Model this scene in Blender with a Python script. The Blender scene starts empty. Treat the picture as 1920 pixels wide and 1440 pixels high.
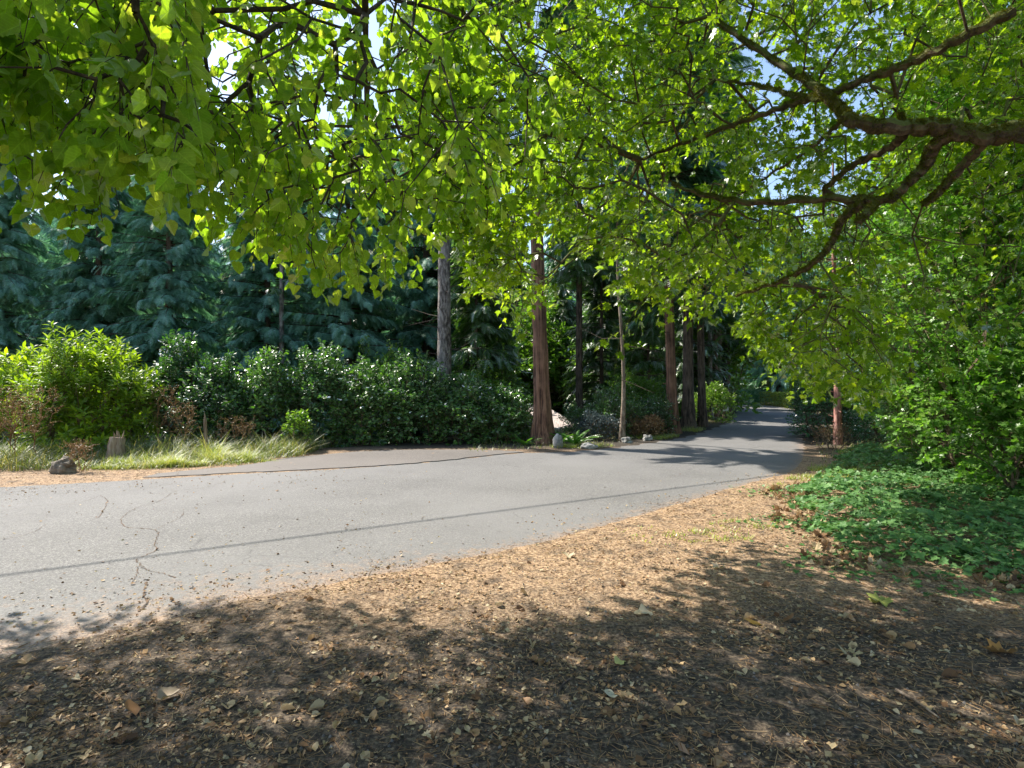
import bpy, math, random
import numpy as np
from mathutils import Vector, noise as mnoise

# ------------------------------------------------------------------ camera, sky, sun, exposure
S = bpy.context.scene
COL = S.collection
FPX = 1050.0            # focal length in pixels of the 1920 px wide photograph
EYE = 1.6
cam_d = bpy.data.cameras.new("camera"); cam = bpy.data.objects.new("camera", cam_d); COL.objects.link(cam)
cam_d.sensor_width = 36.0; cam_d.lens = 36.0*FPX/1920.0; cam_d.clip_start = 0.05; cam_d.clip_end = 2000
cam.location = (0, 0, EYE); cam.rotation_euler = (math.radians(90), 0, 0)
S.camera = cam

SUN_EL = math.radians(48); SUN_AZ = (-0.83, 0.557)         # horizontal direction towards the sun
W = bpy.data.worlds.new("World"); S.world = W; W.use_nodes = True
nt = W.node_tree; bg = nt.nodes["Background"]
sky = nt.nodes.new("ShaderNodeTexSky"); sky.sky_type = 'NISHITA'; sky.sun_disc = False
sky.sun_elevation = SUN_EL; sky.sun_rotation = math.atan2(SUN_AZ[0], SUN_AZ[1])
nt.links.new(sky.outputs[0], bg.inputs[0]); bg.inputs[1].default_value = 0.14
sl = bpy.data.lights.new("sun", 'SUN'); so = bpy.data.objects.new("sun", sl); COL.objects.link(so)
sl.energy = 4.7; sl.angle = math.radians(0.53); sl.color = (1.0, 0.93, 0.82)
so.location = (-30, 20, 40)
ldir = Vector((-SUN_AZ[0]*math.cos(SUN_EL), -SUN_AZ[1]*math.cos(SUN_EL), -math.sin(SUN_EL)))
so.rotation_euler = ldir.to_track_quat('-Z', 'Y').to_euler()
S.view_settings.view_transform = 'Standard'; S.view_settings.look = 'None'
S.view_settings.exposure = 1.08; S.view_settings.gamma = 1.0
S.render.engine = 'CYCLES'
cy = S.cycles
cy.max_bounces = 7; cy.diffuse_bounces = 4; cy.glossy_bounces = 2; cy.transmission_bounces = 5; cy.transparent_max_bounces = 4
cy.caustics_reflective = False; cy.caustics_refractive = False
cy.use_denoising = True
try: cy.denoiser = 'OPENIMAGEDENOISE'
except Exception: pass
SHK = 1.0/math.tan(SUN_EL)
SDX, SDY = -SUN_AZ[0]*SHK, -SUN_AZ[1]*SHK                    # shadow shift per metre of height

rng = np.random.default_rng(11)
random.seed(5)

# ------------------------------------------------------------------ helpers
def at(px, py, d):
    """a point at depth d metres that the photograph shows at px, py"""
    return np.array([(px-960.0)/FPX*d, d, EYE-(py-720.0)/FPX*d])
def gp(px, py):
    d = FPX*EYE/(py-720.0)
    return np.array([(px-960.0)/FPX*d, d])
def norm(a):
    return a/np.maximum(np.linalg.norm(a, axis=-1, keepdims=True), 1e-9)
def U(a, b, n=None): return rng.uniform(a, b, n)
def N3(n, s=1.0): return rng.normal(0, s, (n, 3))

class MB:
    def __init__(s): s.v = []; s.f = []; s.n = 0; s.u = []
    def add(s, V, F, uv=None):
        V = np.asarray(V, float).reshape(-1, 3); F = np.asarray(F, int)
        s.u.append(np.zeros((len(V), 2)) if uv is None else uv)
        s.v.append(V); s.f.append(F+s.n); s.n += len(V); return s
    def mesh(s, name, mat, smooth=False):
        me = bpy.data.meshes.new(name)
        V = np.concatenate(s.v).astype(np.float32)
        me.vertices.add(len(V)); me.vertices.foreach_set("co", V.ravel())
        loops = np.concatenate([f.ravel() for f in s.f]).astype(np.int32)
        sizes = np.concatenate([np.full(len(f), f.shape[1]) for f in s.f]).astype(np.int32)
        me.loops.add(len(loops)); me.loops.foreach_set("vertex_index", loops)
        me.polygons.add(len(sizes))
        st = np.zeros(len(sizes), np.int32); st[1:] = np.cumsum(sizes)[:-1]
        me.polygons.foreach_set("loop_start", st)
        try: me.polygons.foreach_set("loop_total", sizes)
        except Exception: pass
        me.polygons.foreach_set("use_smooth", np.full(len(sizes), smooth))
        at_ = me.attributes.new("blade", 'FLOAT2', 'POINT'); at_.data.foreach_set("vector", np.concatenate(s.u).astype(np.float32).ravel())
        me.update(calc_edges=True); me.validate()
        me.materials.append(mat)
        return me
    def build(s, name, mat, parent=None, smooth=False):
        o = bpy.data.objects.new(name, s.mesh(name, mat, smooth)); COL.objects.link(o)
        if parent is not None: o.parent = parent
        return o
def tag(o, label=None, cat=None, group=None, kind=None):
    if label: o["label"] = label
    if cat: o["category"] = cat
    if group: o["group"] = group
    if kind: o["kind"] = kind
    return o
def empty(name, loc=(0, 0, 0), label=None, cat=None, group=None, kind=None):
    o = bpy.data.objects.new(name, None); COL.objects.link(o); o.location = loc
    o.empty_display_size = 0.2
    return tag(o, label, cat, group, kind)
def copy_tree(root, loc, rz=0, sc=1.0, label=None):
    r = root.copy(); COL.objects.link(r); r.location = loc; r.rotation_euler = (0, 0, rz); r.scale = (sc, sc, sc)
    if label: r["label"] = label
    for ch in list(root.children):
        c = ch.copy(); COL.objects.link(c); c.parent = r
        for g in list(ch.children):
            d = g.copy(); COL.objects.link(d); d.parent = c
    return r

# ------------------------------------------------------------------ materials
def newmat(name):
    m = bpy.data.materials.new(name); m.use_nodes = True
    t = m.node_tree; t.nodes.clear()
    out = t.nodes.new("ShaderNodeOutputMaterial")
    return m, t, out
def nd(t, typ, **kw):
    n = t.nodes.new(typ)
    for k, v in kw.items(): setattr(n, k, v)
    return n
def ramp(t, fac, stops):
    r = nd(t, "ShaderNodeValToRGB"); e = r.color_ramp.elements
    while len(e) < len(stops): e.new(0.5)
    for i, (p, c) in enumerate(stops):
        e[i].position = p; e[i].color = (*c, 1) if len(c) == 3 else c
    t.links.new(fac, r.inputs[0]); return r.outputs[0]
def noise_tex(t, scale, detail=4, rough=0.6, vec=None, sc=None):
    n = nd(t, "ShaderNodeTexNoise"); n.inputs["Scale"].default_value = scale
    n.inputs["Detail"].default_value = detail; n.inputs["Roughness"].default_value = rough
    tc = nd(t, "ShaderNodeTexCoord"); src = tc.outputs["Object"]
    if sc:
        mp = nd(t, "ShaderNodeMapping"); mp.inputs["Scale"].default_value = sc
        t.links.new(src, mp.inputs[0]); src = mp.outputs[0]
    t.links.new(src, n.inputs["Vector"]); return n.outputs["Fac"]
def mixc(t, fac, a, b, mode='MIX'):
    m = nd(t, "ShaderNodeMix", data_type='RGBA', blend_type=mode)
    for sock, v in ((m.inputs[0], fac), (m.inputs[6], a), (m.inputs[7], b)):
        if isinstance(v, (int, float)): sock.default_value = v
        elif isinstance(v, tuple): sock.default_value = (*v, 1)
        else: t.links.new(v, sock)
    return m.outputs[2]
def math_n(t, op, a, b=None, c=None):
    m = nd(t, "ShaderNodeMath", operation=op)
    for i, v in enumerate((a, b, c)):
        if v is None: continue
        if isinstance(v, (int, float)): m.inputs[i].default_value = v
        else: t.links.new(v, m.inputs[i])
    return m.outputs[0]

def leaf_mat(name, stops, trans=0.45, tcol=None, gloss=0.12, rough=0.35, nscale=0.9, veins=0.0):
    """leaf blade: diffuse + light let through + a waxy reflection; each leaf its own shade"""
    m, t, out = newmat(name)
    geo = nd(t, "ShaderNodeNewGeometry")
    n = noise_tex(t, nscale, 3, 0.6)
    f = math_n(t, 'ADD', math_n(t, 'MULTIPLY', geo.outputs["Random Per Island"], 0.6), math_n(t, 'MULTIPLY', n, 0.55))
    oi = nd(t, "ShaderNodeObjectInfo")
    f = math_n(t, 'ADD', f, math_n(t, 'MULTIPLY_ADD', oi.outputs["Random"], 0.3, -0.23))
    col = ramp(t, f, stops)
    if veins:                                              # paler midrib and slanting side veins, blotches between them
        at_ = nd(t, "ShaderNodeAttribute"); at_.attribute_name = "blade"; sx = nd(t, "ShaderNodeSeparateXYZ"); t.links.new(at_.outputs["Vector"], sx.inputs[0])
        au = math_n(t, 'ABSOLUTE', sx.outputs[0]); q = math_n(t, 'MULTIPLY_ADD', au, -0.9, sx.outputs[1])
        w = math_n(t, 'ABSOLUTE', math_n(t, 'SINE', math_n(t, 'MULTIPLY', q, 19.0)))
        v = math_n(t, 'MAXIMUM', ramp(t, w, [(0.0, (1, 1, 1)), (0.22, (0, 0, 0))]), ramp(t, au, [(0.0, (1, 1, 1)), (0.035, (0, 0, 0))]))
        col = mixc(t, math_n(t, 'MULTIPLY', v, veins), col, mixc(t, 1.0, col, (1.7, 1.6, 1.9), 'MULTIPLY'))
        bl = noise_tex(t, 30, 3, 0.6); col = mixc(t, ramp(t, bl, [(0.42, (0, 0, 0)), (0.68, (0.5, 0.5, 0.5))]), col, mixc(t, 1.0, col, (0.62, 0.66, 0.6), 'MULTIPLY'))
    d = nd(t, "ShaderNodeBsdfDiffuse"); t.links.new(col, d.inputs[0])
    tr = nd(t, "ShaderNodeBsdfTranslucent")
    tc = mixc(t, 1.0, col, tcol if tcol else (1.9, 2.1, 0.55), 'MULTIPLY')
    t.links.new(tc, tr.inputs[0])
    mx = nd(t, "ShaderNodeMixShader"); mx.inputs[0].default_value = trans
    t.links.new(d.outputs[0], mx.inputs[1]); t.links.new(tr.outputs[0], mx.inputs[2])
    gl = nd(t, "ShaderNodeBsdfGlossy"); gl.inputs["Roughness"].default_value = rough; gl.inputs[0].default_value = (1, 1, 1, 1)
    fr = nd(t, "ShaderNodeFresnel"); fr.inputs[0].default_value = 1.45
    g = math_n(t, 'MULTIPLY', fr.outputs[0], gloss*5)
    m2 = nd(t, "ShaderNodeMixShader"); t.links.new(g, m2.inputs[0])
    t.links.new(mx.outputs[0], m2.inputs[1]); t.links.new(gl.outputs[0], m2.inputs[2])
    t.links.new(m2.outputs[0], out.inputs[0]); return m

def bark_mat(name, c1, c2, c3, zs=0.15, scale=14, moss=None, bump=0.6):
    m, t, out = newmat(name)
    f = noise_tex(t, scale, 6, 0.65, sc=(1, 1, zs)); f2 = noise_tex(t, 2.2, 4, 0.6)
    col = ramp(t, f, [(0.4, c1), (0.52, c2), (0.64, c3)])
    col = mixc(t, ramp(t, f2, [(0.45, (0, 0, 0)), (0.7, (0.6, 0.6, 0.6))]), col, c3)
    if moss:
        geo = nd(t, "ShaderNodeNewGeometry"); sx = nd(t, "ShaderNodeSeparateXYZ")
        t.links.new(geo.outputs["Normal"], sx.inputs[0])
        k = math_n(t, 'ADD', sx.outputs[2], math_n(t, 'MULTIPLY', f2, 1.2))
        col = mixc(t, ramp(t, k, [(0.35, (0, 0, 0)), (0.8, (1, 1, 1))]), col, moss)
    p = nd(t, "ShaderNodeBsdfPrincipled"); t.links.new(col, p.inputs["Base Color"]); p.inputs["Roughness"].default_value = 0.9
    b = nd(t, "ShaderNodeBump"); b.inputs["Strength"].default_value = bump; b.inputs["Distance"].default_value = 0.03
    t.links.new(f, b.inputs["Height"]); t.links.new(b.outputs[0], p.inputs["Normal"])
    t.links.new(p.outputs[0], out.inputs[0]); return m
def plain_mat(name, c1, c2, scale=6, rough=0.8, bump=0.3, metal=0):
    m, t, out = newmat(name)
    f = noise_tex(t, scale, 6, 0.65)
    p = nd(t, "ShaderNodeBsdfPrincipled"); t.links.new(ramp(t, f, [(0.35, c1), (0.68, c2)]), p.inputs["Base Color"])
    p.inputs["Roughness"].default_value = rough; p.inputs["Metallic"].default_value = metal
    b = nd(t, "ShaderNodeBump"); b.inputs["Strength"].default_value = bump; b.inputs["Distance"].default_value = 0.02
    t.links.new(f, b.inputs["Height"]); t.links.new(b.outputs[0], p.inputs["Normal"])
    t.links.new(p.outputs[0], out.inputs[0]); return m

def asphalt_mat(name, base, speck, litter=True):
    m, t, out = newmat(name)
    fine = math_n(t, 'ADD', math_n(t, 'MULTIPLY', noise_tex(t, 130, 2, 0.7), 0.5), math_n(t, 'MULTIPLY', noise_tex(t, 48, 2, 0.7), 0.5)); mid = noise_tex(t, 1.1, 5, 0.6); blot = noise_tex(t, 0.25, 3, 0.5)
    v = nd(t, "ShaderNodeTexVoronoi"); v.inputs["Scale"].default_value = 75
    tc = nd(t, "ShaderNodeTexCoord"); t.links.new(tc.outputs["Object"], v.inputs["Vector"])
    b1 = tuple(x*0.6 for x in base)
    col = ramp(t, fine, [(0.38, b1), (0.5, base), (0.62, speck)])
    stone = ramp(t, v.outputs["Distance"], [(0.12, (0.85, 0.85, 0.85)), (0.3, (0, 0, 0))])
    sel = math_n(t, 'GREATER_THAN', noise_tex(t, 40, 1), 0.52)
    col = mixc(t, math_n(t, 'MULTIPLY', stone, sel), col, tuple(min(1, x*1.7) for x in speck))
    col = mixc(t, ramp(t, mid, [(0.35, (0, 0, 0)), (0.75, (0.5, 0.5, 0.5))]), col, tuple(x*0.72 for x in base))
    col = mixc(t, ramp(t, blot, [(0.4, (0, 0, 0)), (0.62, (0.75, 0.75, 0.75))]), col, tuple(x*1.4 for x in base))
    v2 = nd(t, "ShaderNodeTexVoronoi", feature='DISTANCE_TO_EDGE'); v2.inputs["Scale"].default_value = 1.1
    wb = nd(t, "ShaderNodeTexNoise"); wb.inputs["Scale"].default_value = 2.5; wb.inputs["Detail"].default_value = 6; t.links.new(tc.outputs["Object"], wb.inputs["Vector"])
    vv = nd(t, "ShaderNodeVectorMath", operation='MULTIPLY_ADD'); t.links.new(wb.outputs["Color"], vv.inputs[0]); vv.inputs[1].default_value = (0.5, 0.5, 0.0); t.links.new(tc.outputs["Object"], vv.inputs[2])
    t.links.new(vv.outputs[0], v2.inputs["Vector"])
    cr = math_n(t, 'MULTIPLY', ramp(t, v2.outputs[0], [(0.0, (1, 1, 1)), (0.006, (0, 0, 0))]), ramp(t, noise_tex(t, 0.7, 3, 0.6), [(0.46, (0, 0, 0)), (0.6, (0.75, 0.75, 0.75))]))
    col = mixc(t, cr, col, tuple(x*0.25 for x in base))
    tar = ramp(t, noise_tex(t, 2.6, 5, 0.7), [(0.62, (0, 0, 0)), (0.72, (0.35, 0.35, 0.35))]); col = mixc(t, tar, col, tuple(x*0.55 for x in base))
    if litter:                                             # needle dust trodden onto the asphalt along its edge
        at_ = nd(t, "ShaderNodeAttribute"); at_.attribute_name = "dust"
        k = math_n(t, 'ADD', at_.outputs["Fac"], math_n(t, 'MULTIPLY_ADD', noise_tex(t, 7, 6, 0.75), 1.5, -0.9))
        k = math_n(t, 'MULTIPLY', ramp(t, k, [(0.25, (0, 0, 0)), (0.8, (0.85, 0.85, 0.85))]), math_n(t, 'GREATER_THAN', at_.outputs["Fac"], 0.01))
        col = mixc(t, k, col, ramp(t, noise_tex(t, 70, 3, 0.7), [(0.38, (0.1, 0.06, 0.04)), (0.5, (0.3, 0.19, 0.12)), (0.62, (0.48, 0.34, 0.22))]))
    p = nd(t, "ShaderNodeBsdfPrincipled"); t.links.new(col, p.inputs["Base Color"]); p.inputs["Roughness"].default_value = 0.85
    b = nd(t, "ShaderNodeBump"); b.inputs["Strength"].default_value = 0.55; b.inputs["Distance"].default_value = 0.006
    t.links.new(math_n(t, 'ADD', fine, stone), b.inputs["Height"]); t.links.new(b.outputs[0], p.inputs["Normal"])
    t.links.new(p.outputs[0], out.inputs[0]); return m

def dirt_mat():
    m, t, out = newmat("needle_dirt")
    fine = noise_tex(t, 42, 5, 0.75); mid = noise_tex(t, 5, 5, 0.65); big = noise_tex(t, 0.6, 4, 0.6)
    a = ramp(t, fine, [(0.36, (0.05, 0.034, 0.022)), (0.46, (0.23, 0.145, 0.082)), (0.56, (0.45, 0.30, 0.175)), (0.7, (0.62, 0.5, 0.35))])
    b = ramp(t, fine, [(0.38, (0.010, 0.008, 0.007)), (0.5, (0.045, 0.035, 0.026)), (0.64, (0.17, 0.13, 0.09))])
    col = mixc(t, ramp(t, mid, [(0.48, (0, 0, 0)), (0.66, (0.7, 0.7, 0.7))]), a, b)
    # away from the road: leaf mould, with canopy shade painted into its dark colour
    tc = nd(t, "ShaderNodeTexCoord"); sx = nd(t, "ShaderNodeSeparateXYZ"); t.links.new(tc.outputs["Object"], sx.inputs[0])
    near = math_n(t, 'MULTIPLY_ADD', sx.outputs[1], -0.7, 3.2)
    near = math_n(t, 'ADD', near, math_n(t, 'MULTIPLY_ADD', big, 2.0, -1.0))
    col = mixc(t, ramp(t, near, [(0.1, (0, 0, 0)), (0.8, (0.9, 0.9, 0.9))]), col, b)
    # left verge and woods: dark humus
    hum = ramp(t, fine, [(0.3, (0.015, 0.013, 0.01)), (0.6, (0.06, 0.045, 0.03)), (0.8, (0.14, 0.1, 0.06))])
    far = math_n(t, 'MULTIPLY_ADD', sx.outputs[1], 0.4, -5.2)          # from y = 13 on
    far = math_n(t, 'ADD', far, math_n(t, 'MULTIPLY', big, 0.8))
    col = mixc(t, ramp(t, far, [(0.2, (0, 0, 0)), (1.0, (1, 1, 1))]), col, hum)
    p = nd(t, "ShaderNodeBsdfPrincipled"); t.links.new(col, p.inputs["Base Color"]); p.inputs["Roughness"].default_value = 0.95
    bn = nd(t, "ShaderNodeBump"); bn.inputs["Strength"].default_value = 0.8; bn.inputs["Distance"].default_value = 0.015
    t.links.new(fine, bn.inputs["Height"]); t.links.new(bn.outputs[0], p.inputs["Normal"])
    t.links.new(p.outputs[0], out.inputs[0]); return m

M = {}
M['linden'] = leaf_mat("linden_leaf", [(0.1, (0.11, 0.20, 0.025)), (0.5, (0.21, 0.34, 0.04)), (0.8, (0.36, 0.46, 0.08)), (0.97, (0.46, 0.42, 0.18))], 0.62, (1.55, 1.7, 0.4), 0.02, 0.5, 0.9, 0.7)
M['maple'] = leaf_mat("maple_leaf", [(0.12, (0.10, 0.18, 0.015)), (0.42, (0.21, 0.33, 0.025)), (0.72, (0.36, 0.45, 0.04)), (0.94, (0.4, 0.38, 0.05)), (0.98, (0.42, 0.17, 0.05))], 0.6, (1.75, 1.85, 0.35), 0.04, 0.45, 0.9, 0.6)
M['wallleaf'] = leaf_mat("thicket_leaf", [(0.1, (0.07, 0.16, 0.03)), (0.5, (0.13, 0.27, 0.045)), (0.85, (0.24, 0.4, 0.08)), (0.97, (0.4, 0.38, 0.09))], 0.45, (1.5, 1.8, 0.5), 0.035, 0.5)
M['shrub'] = leaf_mat("glossy_shrub_leaf", [(0.1, (0.035, 0.10, 0.03)), (0.55, (0.085, 0.19, 0.05)), (0.95, (0.2, 0.34, 0.08))], 0.33, (1.6, 2.0, 0.5), 0.14, 0.4)
M['laurel'] = leaf_mat("laurel_leaf", [(0.1, (0.12, 0.21, 0.025)), (0.5, (0.25, 0.38, 0.03)), (0.9, (0.42, 0.5, 0.05))], 0.5, (1.8, 1.85, 0.3), 0.07, 0.4)
M['under'] = leaf_mat("understory_leaf", [(0.1, (0.07, 0.14, 0.03)), (0.5, (0.14, 0.25, 0.045)), (0.9, (0.28, 0.38, 0.08))], 0.48, (1.6, 1.9, 0.5), 0.05, 0.45)
M['teal'] = leaf_mat("teal_leaf", [(0.1, (0.04, 0.13, 0.06)), (0.6, (0.08, 0.22, 0.09)), (0.95, (0.15, 0.32, 0.13))], 0.3, (1.4, 1.8, 0.8), 0.12, 0.4)
M['ivy'] = leaf_mat("ivy_leaf", [(0.1, (0.05, 0.13, 0.04)), (0.5, (0.11, 0.24, 0.07)), (0.85, (0.22, 0.37, 0.13)), (0.985, (0.35, 0.28, 0.07))], 0.32, (1.6, 2.0, 0.6), 0.08, 0.42, 0.9, 0.9)
M['cypress'] = leaf_mat("blue_green_spray", [(0.05, (0.07, 0.15, 0.11)), (0.45, (0.18, 0.35, 0.26)), (0.9, (0.32, 0.50, 0.39))], 0.32, (1.2, 1.6, 0.9), 0.015, 0.55, 0.5)
M['fir'] = leaf_mat("fir_spray", [(0.1, (0.05, 0.11, 0.035)), (0.5, (0.095, 0.19, 0.06)), (0.9, (0.2, 0.3, 0.1))], 0.35, (1.5, 1.9, 0.6), 0.06, 0.5, 0.5)
M['cedar'] = leaf_mat("cedar_spray", [(0.1, (0.05, 0.13, 0.07)), (0.5, (0.08, 0.2, 0.11)), (0.9, (0.14, 0.29, 0.15))], 0.3, (1.4, 1.9, 0.8), 0.08, 0.45, 0.5)
M['grass'] = leaf_mat("grass_blade", [(0.1, (0.2, 0.29, 0.06)), (0.5, (0.34, 0.42, 0.1)), (0.9, (0.55, 0.5, 0.22))], 0.45, (1.4, 1.4, 0.6), 0.02, 0.5)
M['weed'] = leaf_mat("weed_blade", [(0.1, (0.08, 0.14, 0.04)), (0.5, (0.17, 0.23, 0.07)), (0.9, (0.42, 0.35, 0.17))], 0.4, (1.4, 1.4, 0.6), 0.02, 0.5)
M['dry'] = leaf_mat("dry_stalk", [(0.1, (0.16, 0.09, 0.045)), (0.6, (0.33, 0.2, 0.1)), (0.95, (0.5, 0.36, 0.2))], 0.2, (1.1, 1, 0.8), 0.03, 0.6)
M['litter'] = leaf_mat("dead_leaf", [(0.05, (0.04, 0.028, 0.02)), (0.25, (0.2, 0.11, 0.055)), (0.45, (0.38, 0.24, 0.12)), (0.64, (0.42, 0.32, 0.18)), (0.85, (0.55, 0.47, 0.32)), (0.97, (0.45, 0.43, 0.22))], 0.15, (1.1, 1, 0.8), 0.05, 0.5, 3)
M['fern'] = leaf_mat("fern_frond", [(0.1, (0.06, 0.17, 0.03)), (0.9, (0.14, 0.28, 0.05))], 0.35, None, 0.02, 0.5)
M['grey_leaf'] = leaf_mat("silver_leaf", [(0.1, (0.05, 0.08, 0.085)), (0.9, (0.11, 0.15, 0.155))], 0.2, (1, 1, 1), 0.02, 0.5)
M['bark_grey'] = bark_mat("grey_fir_bark", (0.05, 0.04, 0.035), (0.19, 0.155, 0.135), (0.38, 0.34, 0.31), 0.35, 16, None, 1.0)
M['bark_red'] = bark_mat("red_cedar_bark", (0.05, 0.025, 0.016), (0.2, 0.1, 0.062), (0.36, 0.2, 0.13), 0.05, 16, None, 1.0)
M['bark_dark'] = bark_mat("dark_fir_bark", (0.035, 0.025, 0.02), (0.12, 0.08, 0.06), (0.22, 0.16, 0.12), 0.15, 16, None, 1.0)
M['bark_pale'] = bark_mat("pale_slim_bark", (0.1, 0.07, 0.05), (0.25, 0.18, 0.13), (0.42, 0.34, 0.26), 0.3, 14)
M['bark_madrone'] = bark_mat("reddish_flaky_bark", (0.16, 0.06, 0.045), (0.42, 0.19, 0.15), (0.6, 0.34, 0.28), 0.3, 18)
M['bark_mossy'] = bark_mat("mossy_bark", (0.03, 0.02, 0.015), (0.1, 0.065, 0.04), (0.2, 0.13, 0.085), 1.0, 18, (0.1, 0.11, 0.02))
M['twig'] = bark_mat("twig_bark", (0.02, 0.014, 0.01), (0.06, 0.04, 0.028), (0.12, 0.085, 0.06), 1.0, 20)
M['stem'] = bark_mat("shrub_stem", (0.06, 0.04, 0.025), (0.14, 0.1, 0.06), (0.26, 0.2, 0.13), 1.0, 20)
M['moss'] = leaf_mat("moss_tuft", [(0.1, (0.07, 0.075, 0.015)), (0.9, (0.2, 0.2, 0.035))], 0.3, (1.3, 1.3, 0.6), 0.0, 0.6, 4)
M['road'] = asphalt_mat("worn_asphalt", (0.135, 0.132, 0.13), (0.29, 0.28, 0.265))
M['apron'] = asphalt_mat("old_driveway_asphalt", (0.125, 0.112, 0.103), (0.24, 0.215, 0.19), False)
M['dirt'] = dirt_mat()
M['crack'] = plain_mat("crack_dirt", (0.03, 0.026, 0.022), (0.22, 0.13, 0.07), 8, 0.95)
M['rock'] = plain_mat("granite_rock", (0.16, 0.155, 0.15), (0.5, 0.49, 0.46), 7, 0.85, 0.8)
M['rock_dark'] = plain_mat("mossy_rock", (0.09, 0.075, 0.055), (0.3, 0.25, 0.19), 9, 0.9, 0.8)
M['pebble'] = plain_mat("pebbles", (0.07, 0.062, 0.055), (0.24, 0.21, 0.18), 30, 0.85, 0.4)
M['wood'] = bark_mat("weathered_wood", (0.14, 0.09, 0.06), (0.28, 0.2, 0.14), (0.42, 0.33, 0.25), 0.06, 20)
M['wall_blue'] = plain_mat("grey_blue_siding", (0.26, 0.31, 0.4), (0.34, 0.4, 0.5), 3, 0.7)
M['white'] = plain_mat("white_paint", (0.62, 0.62, 0.6), (0.76, 0.76, 0.74), 5, 0.6)
M['metal_w'] = plain_mat("white_enamel", (0.7, 0.7, 0.7), (0.8, 0.8, 0.8), 5, 0.4)
M['glass'] = plain_mat("window_glass", (0.02, 0.03, 0.04), (0.03, 0.05, 0.06), 2, 0.08, 0)
M['skylight'] = plain_mat("pale_blue_roof_panel", (0.55, 0.68, 0.75), (0.62, 0.75, 0.82), 3, 0.3, 0.05)
M['cable'] = plain_mat("black_cable", (0.01, 0.01, 0.01), (0.02, 0.02, 0.02), 5, 0.5)
def tile_mat():
    m, t, out = newmat("roof_tiles")
    tc = nd(t, "ShaderNodeTexCoord"); mp = nd(t, "ShaderNodeMapping"); mp.inputs["Rotation"].default_value = (0, 0, 0)
    t.links.new(tc.outputs["Object"], mp.inputs[0])
    br = nd(t, "ShaderNodeTexBrick"); br.inputs["Scale"].default_value = 3.0
    br.inputs["Color1"].default_value = (0.66, 0.56, 0.52, 1); br.inputs["Color2"].default_value = (0.78, 0.7, 0.66, 1); br.inputs["Mortar"].default_value = (0.2, 0.14, 0.12, 1)
    br.inputs["Mortar Size"].default_value = 0.04
    t.links.new(mp.outputs[0], br.inputs["Vector"])
    p = nd(t, "ShaderNodeBsdfPrincipled"); t.links.new(br.outputs[0], p.inputs["Base Color"]); p.inputs["Roughness"].default_value = 0.8
    t.links.new(p.outputs[0], out.inputs[0]); return m
M['tiles'] = tile_mat()

# ------------------------------------------------------------------ leaf templates: x across, y along, z normal, unit length
def fan(outline, centre):
    V = np.array([centre]+outline, float); n = len(outline)
    F = [(0, i+1, (i+1) % n+1) for i in range(n)]
    return V, np.array(F)
def T_round(w=1.0, cup=0.1, fold=0.0, tip=1.0, sk=0.0):
    o = [(0, 0.0), (0.2, -0.1), (0.43, 0.05), (0.5, 0.33), (0.4, 0.62), (0.2, 0.84), (0, 1.0), (-0.2, 0.84), (-0.4, 0.62), (-0.5, 0.33), (-0.43, 0.05), (-0.2, -0.1)]
    o2 = []
    for (x, y), (x2, y2) in zip(o, o[1:]+o[:1]):          # toothed edge
        o2.append((x, y)); mx, my = (x+x2)/2, (y+y2)/2; o2.append((mx*0.97, 0.4+(my-0.4)*0.97))
    return fan([((x+sk*y*(1-y))*w, y*(tip if y > 0.9 else 1), cup*abs(x)*2+fold*x-0.16*y*y+0.05*math.sin(x*9+y*7+sk*20)) for x, y in o2], (0, 0.4, -0.05))
def T_maple(w=1.0, cup=0.12, dr=0.2, sk=0.0):
    h = [(0.0, 0.0), (0.22, -0.1), (0.2, 0.1), (0.5, 0.12), (0.42, 0.26), (0.62, 0.5), (0.4, 0.48), (0.36, 0.6), (0.16, 0.5), (0.24, 0.78), (0.1, 0.76), (0.0, 1.05)]
    o = h+[(-x, y) for x, y in h[-2:0:-1]]
    return fan([((x+sk*y)*w, y, cup*abs(x)-dr*max(0, y-0.3)**2-0.15*abs(x)**2+0.04*math.sin(x*8+y*6+sk*30)) for x, y in o], (0, 0.3, 0.0))
def T_ivy():
    h = [(0, 0), (0.28, -0.12), (0.5, 0.1), (0.3, 0.3), (0.42, 0.62), (0.16, 0.6), (0, 1)]
    o = h+[(-x, y) for x, y in h[-2:0:-1]]
    return fan([(x, y, 0.1*abs(x)-0.1*y*y) for x, y in o], (0, 0.35, -0.03))
def T_oval(w=0.25, droop=0.15):
    V = [(0, 0, 0), (w, 0.35, 0.09), (w*0.8, 0.7, 0.05-droop*0.5), (0, 1, -droop), (-w*0.8, 0.7, 0.05-droop*0.5), (-w, 0.35, 0.09), (0, 0.5, -0.02)]
    F = [(6, 0, 1), (6, 1, 2), (6, 2, 3), (6, 3, 4), (6, 4, 5), (6, 5, 0)]
    return np.array(V, float), np.array(F)
def T_diamond(w=0.3):
    return np.array([(0, 0, 0), (w, 0.45, 0.07), (0, 1, -0.06), (-w, 0.45, 0.07)], float), np.array([(0, 1, 2), (0, 2, 3)])
def T_lance():
    V = [(0, 0, 0), (0.13, 0.3, 0.05), (0.15, 0.6, 0.0), (0.0, 1, -0.22), (-0.15, 0.6, 0.0), (-0.13, 0.3, 0.05), (0, 0.3, 0.02), (0, 0.6, -0.04)]
    F = [(0, 1, 6), (1, 2, 7), (1, 7, 6), (2, 3, 7), (0, 6, 5), (6, 7, 4), (6, 4, 5), (7, 3, 4)]
    return np.array(V, float), np.array(F)
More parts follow.
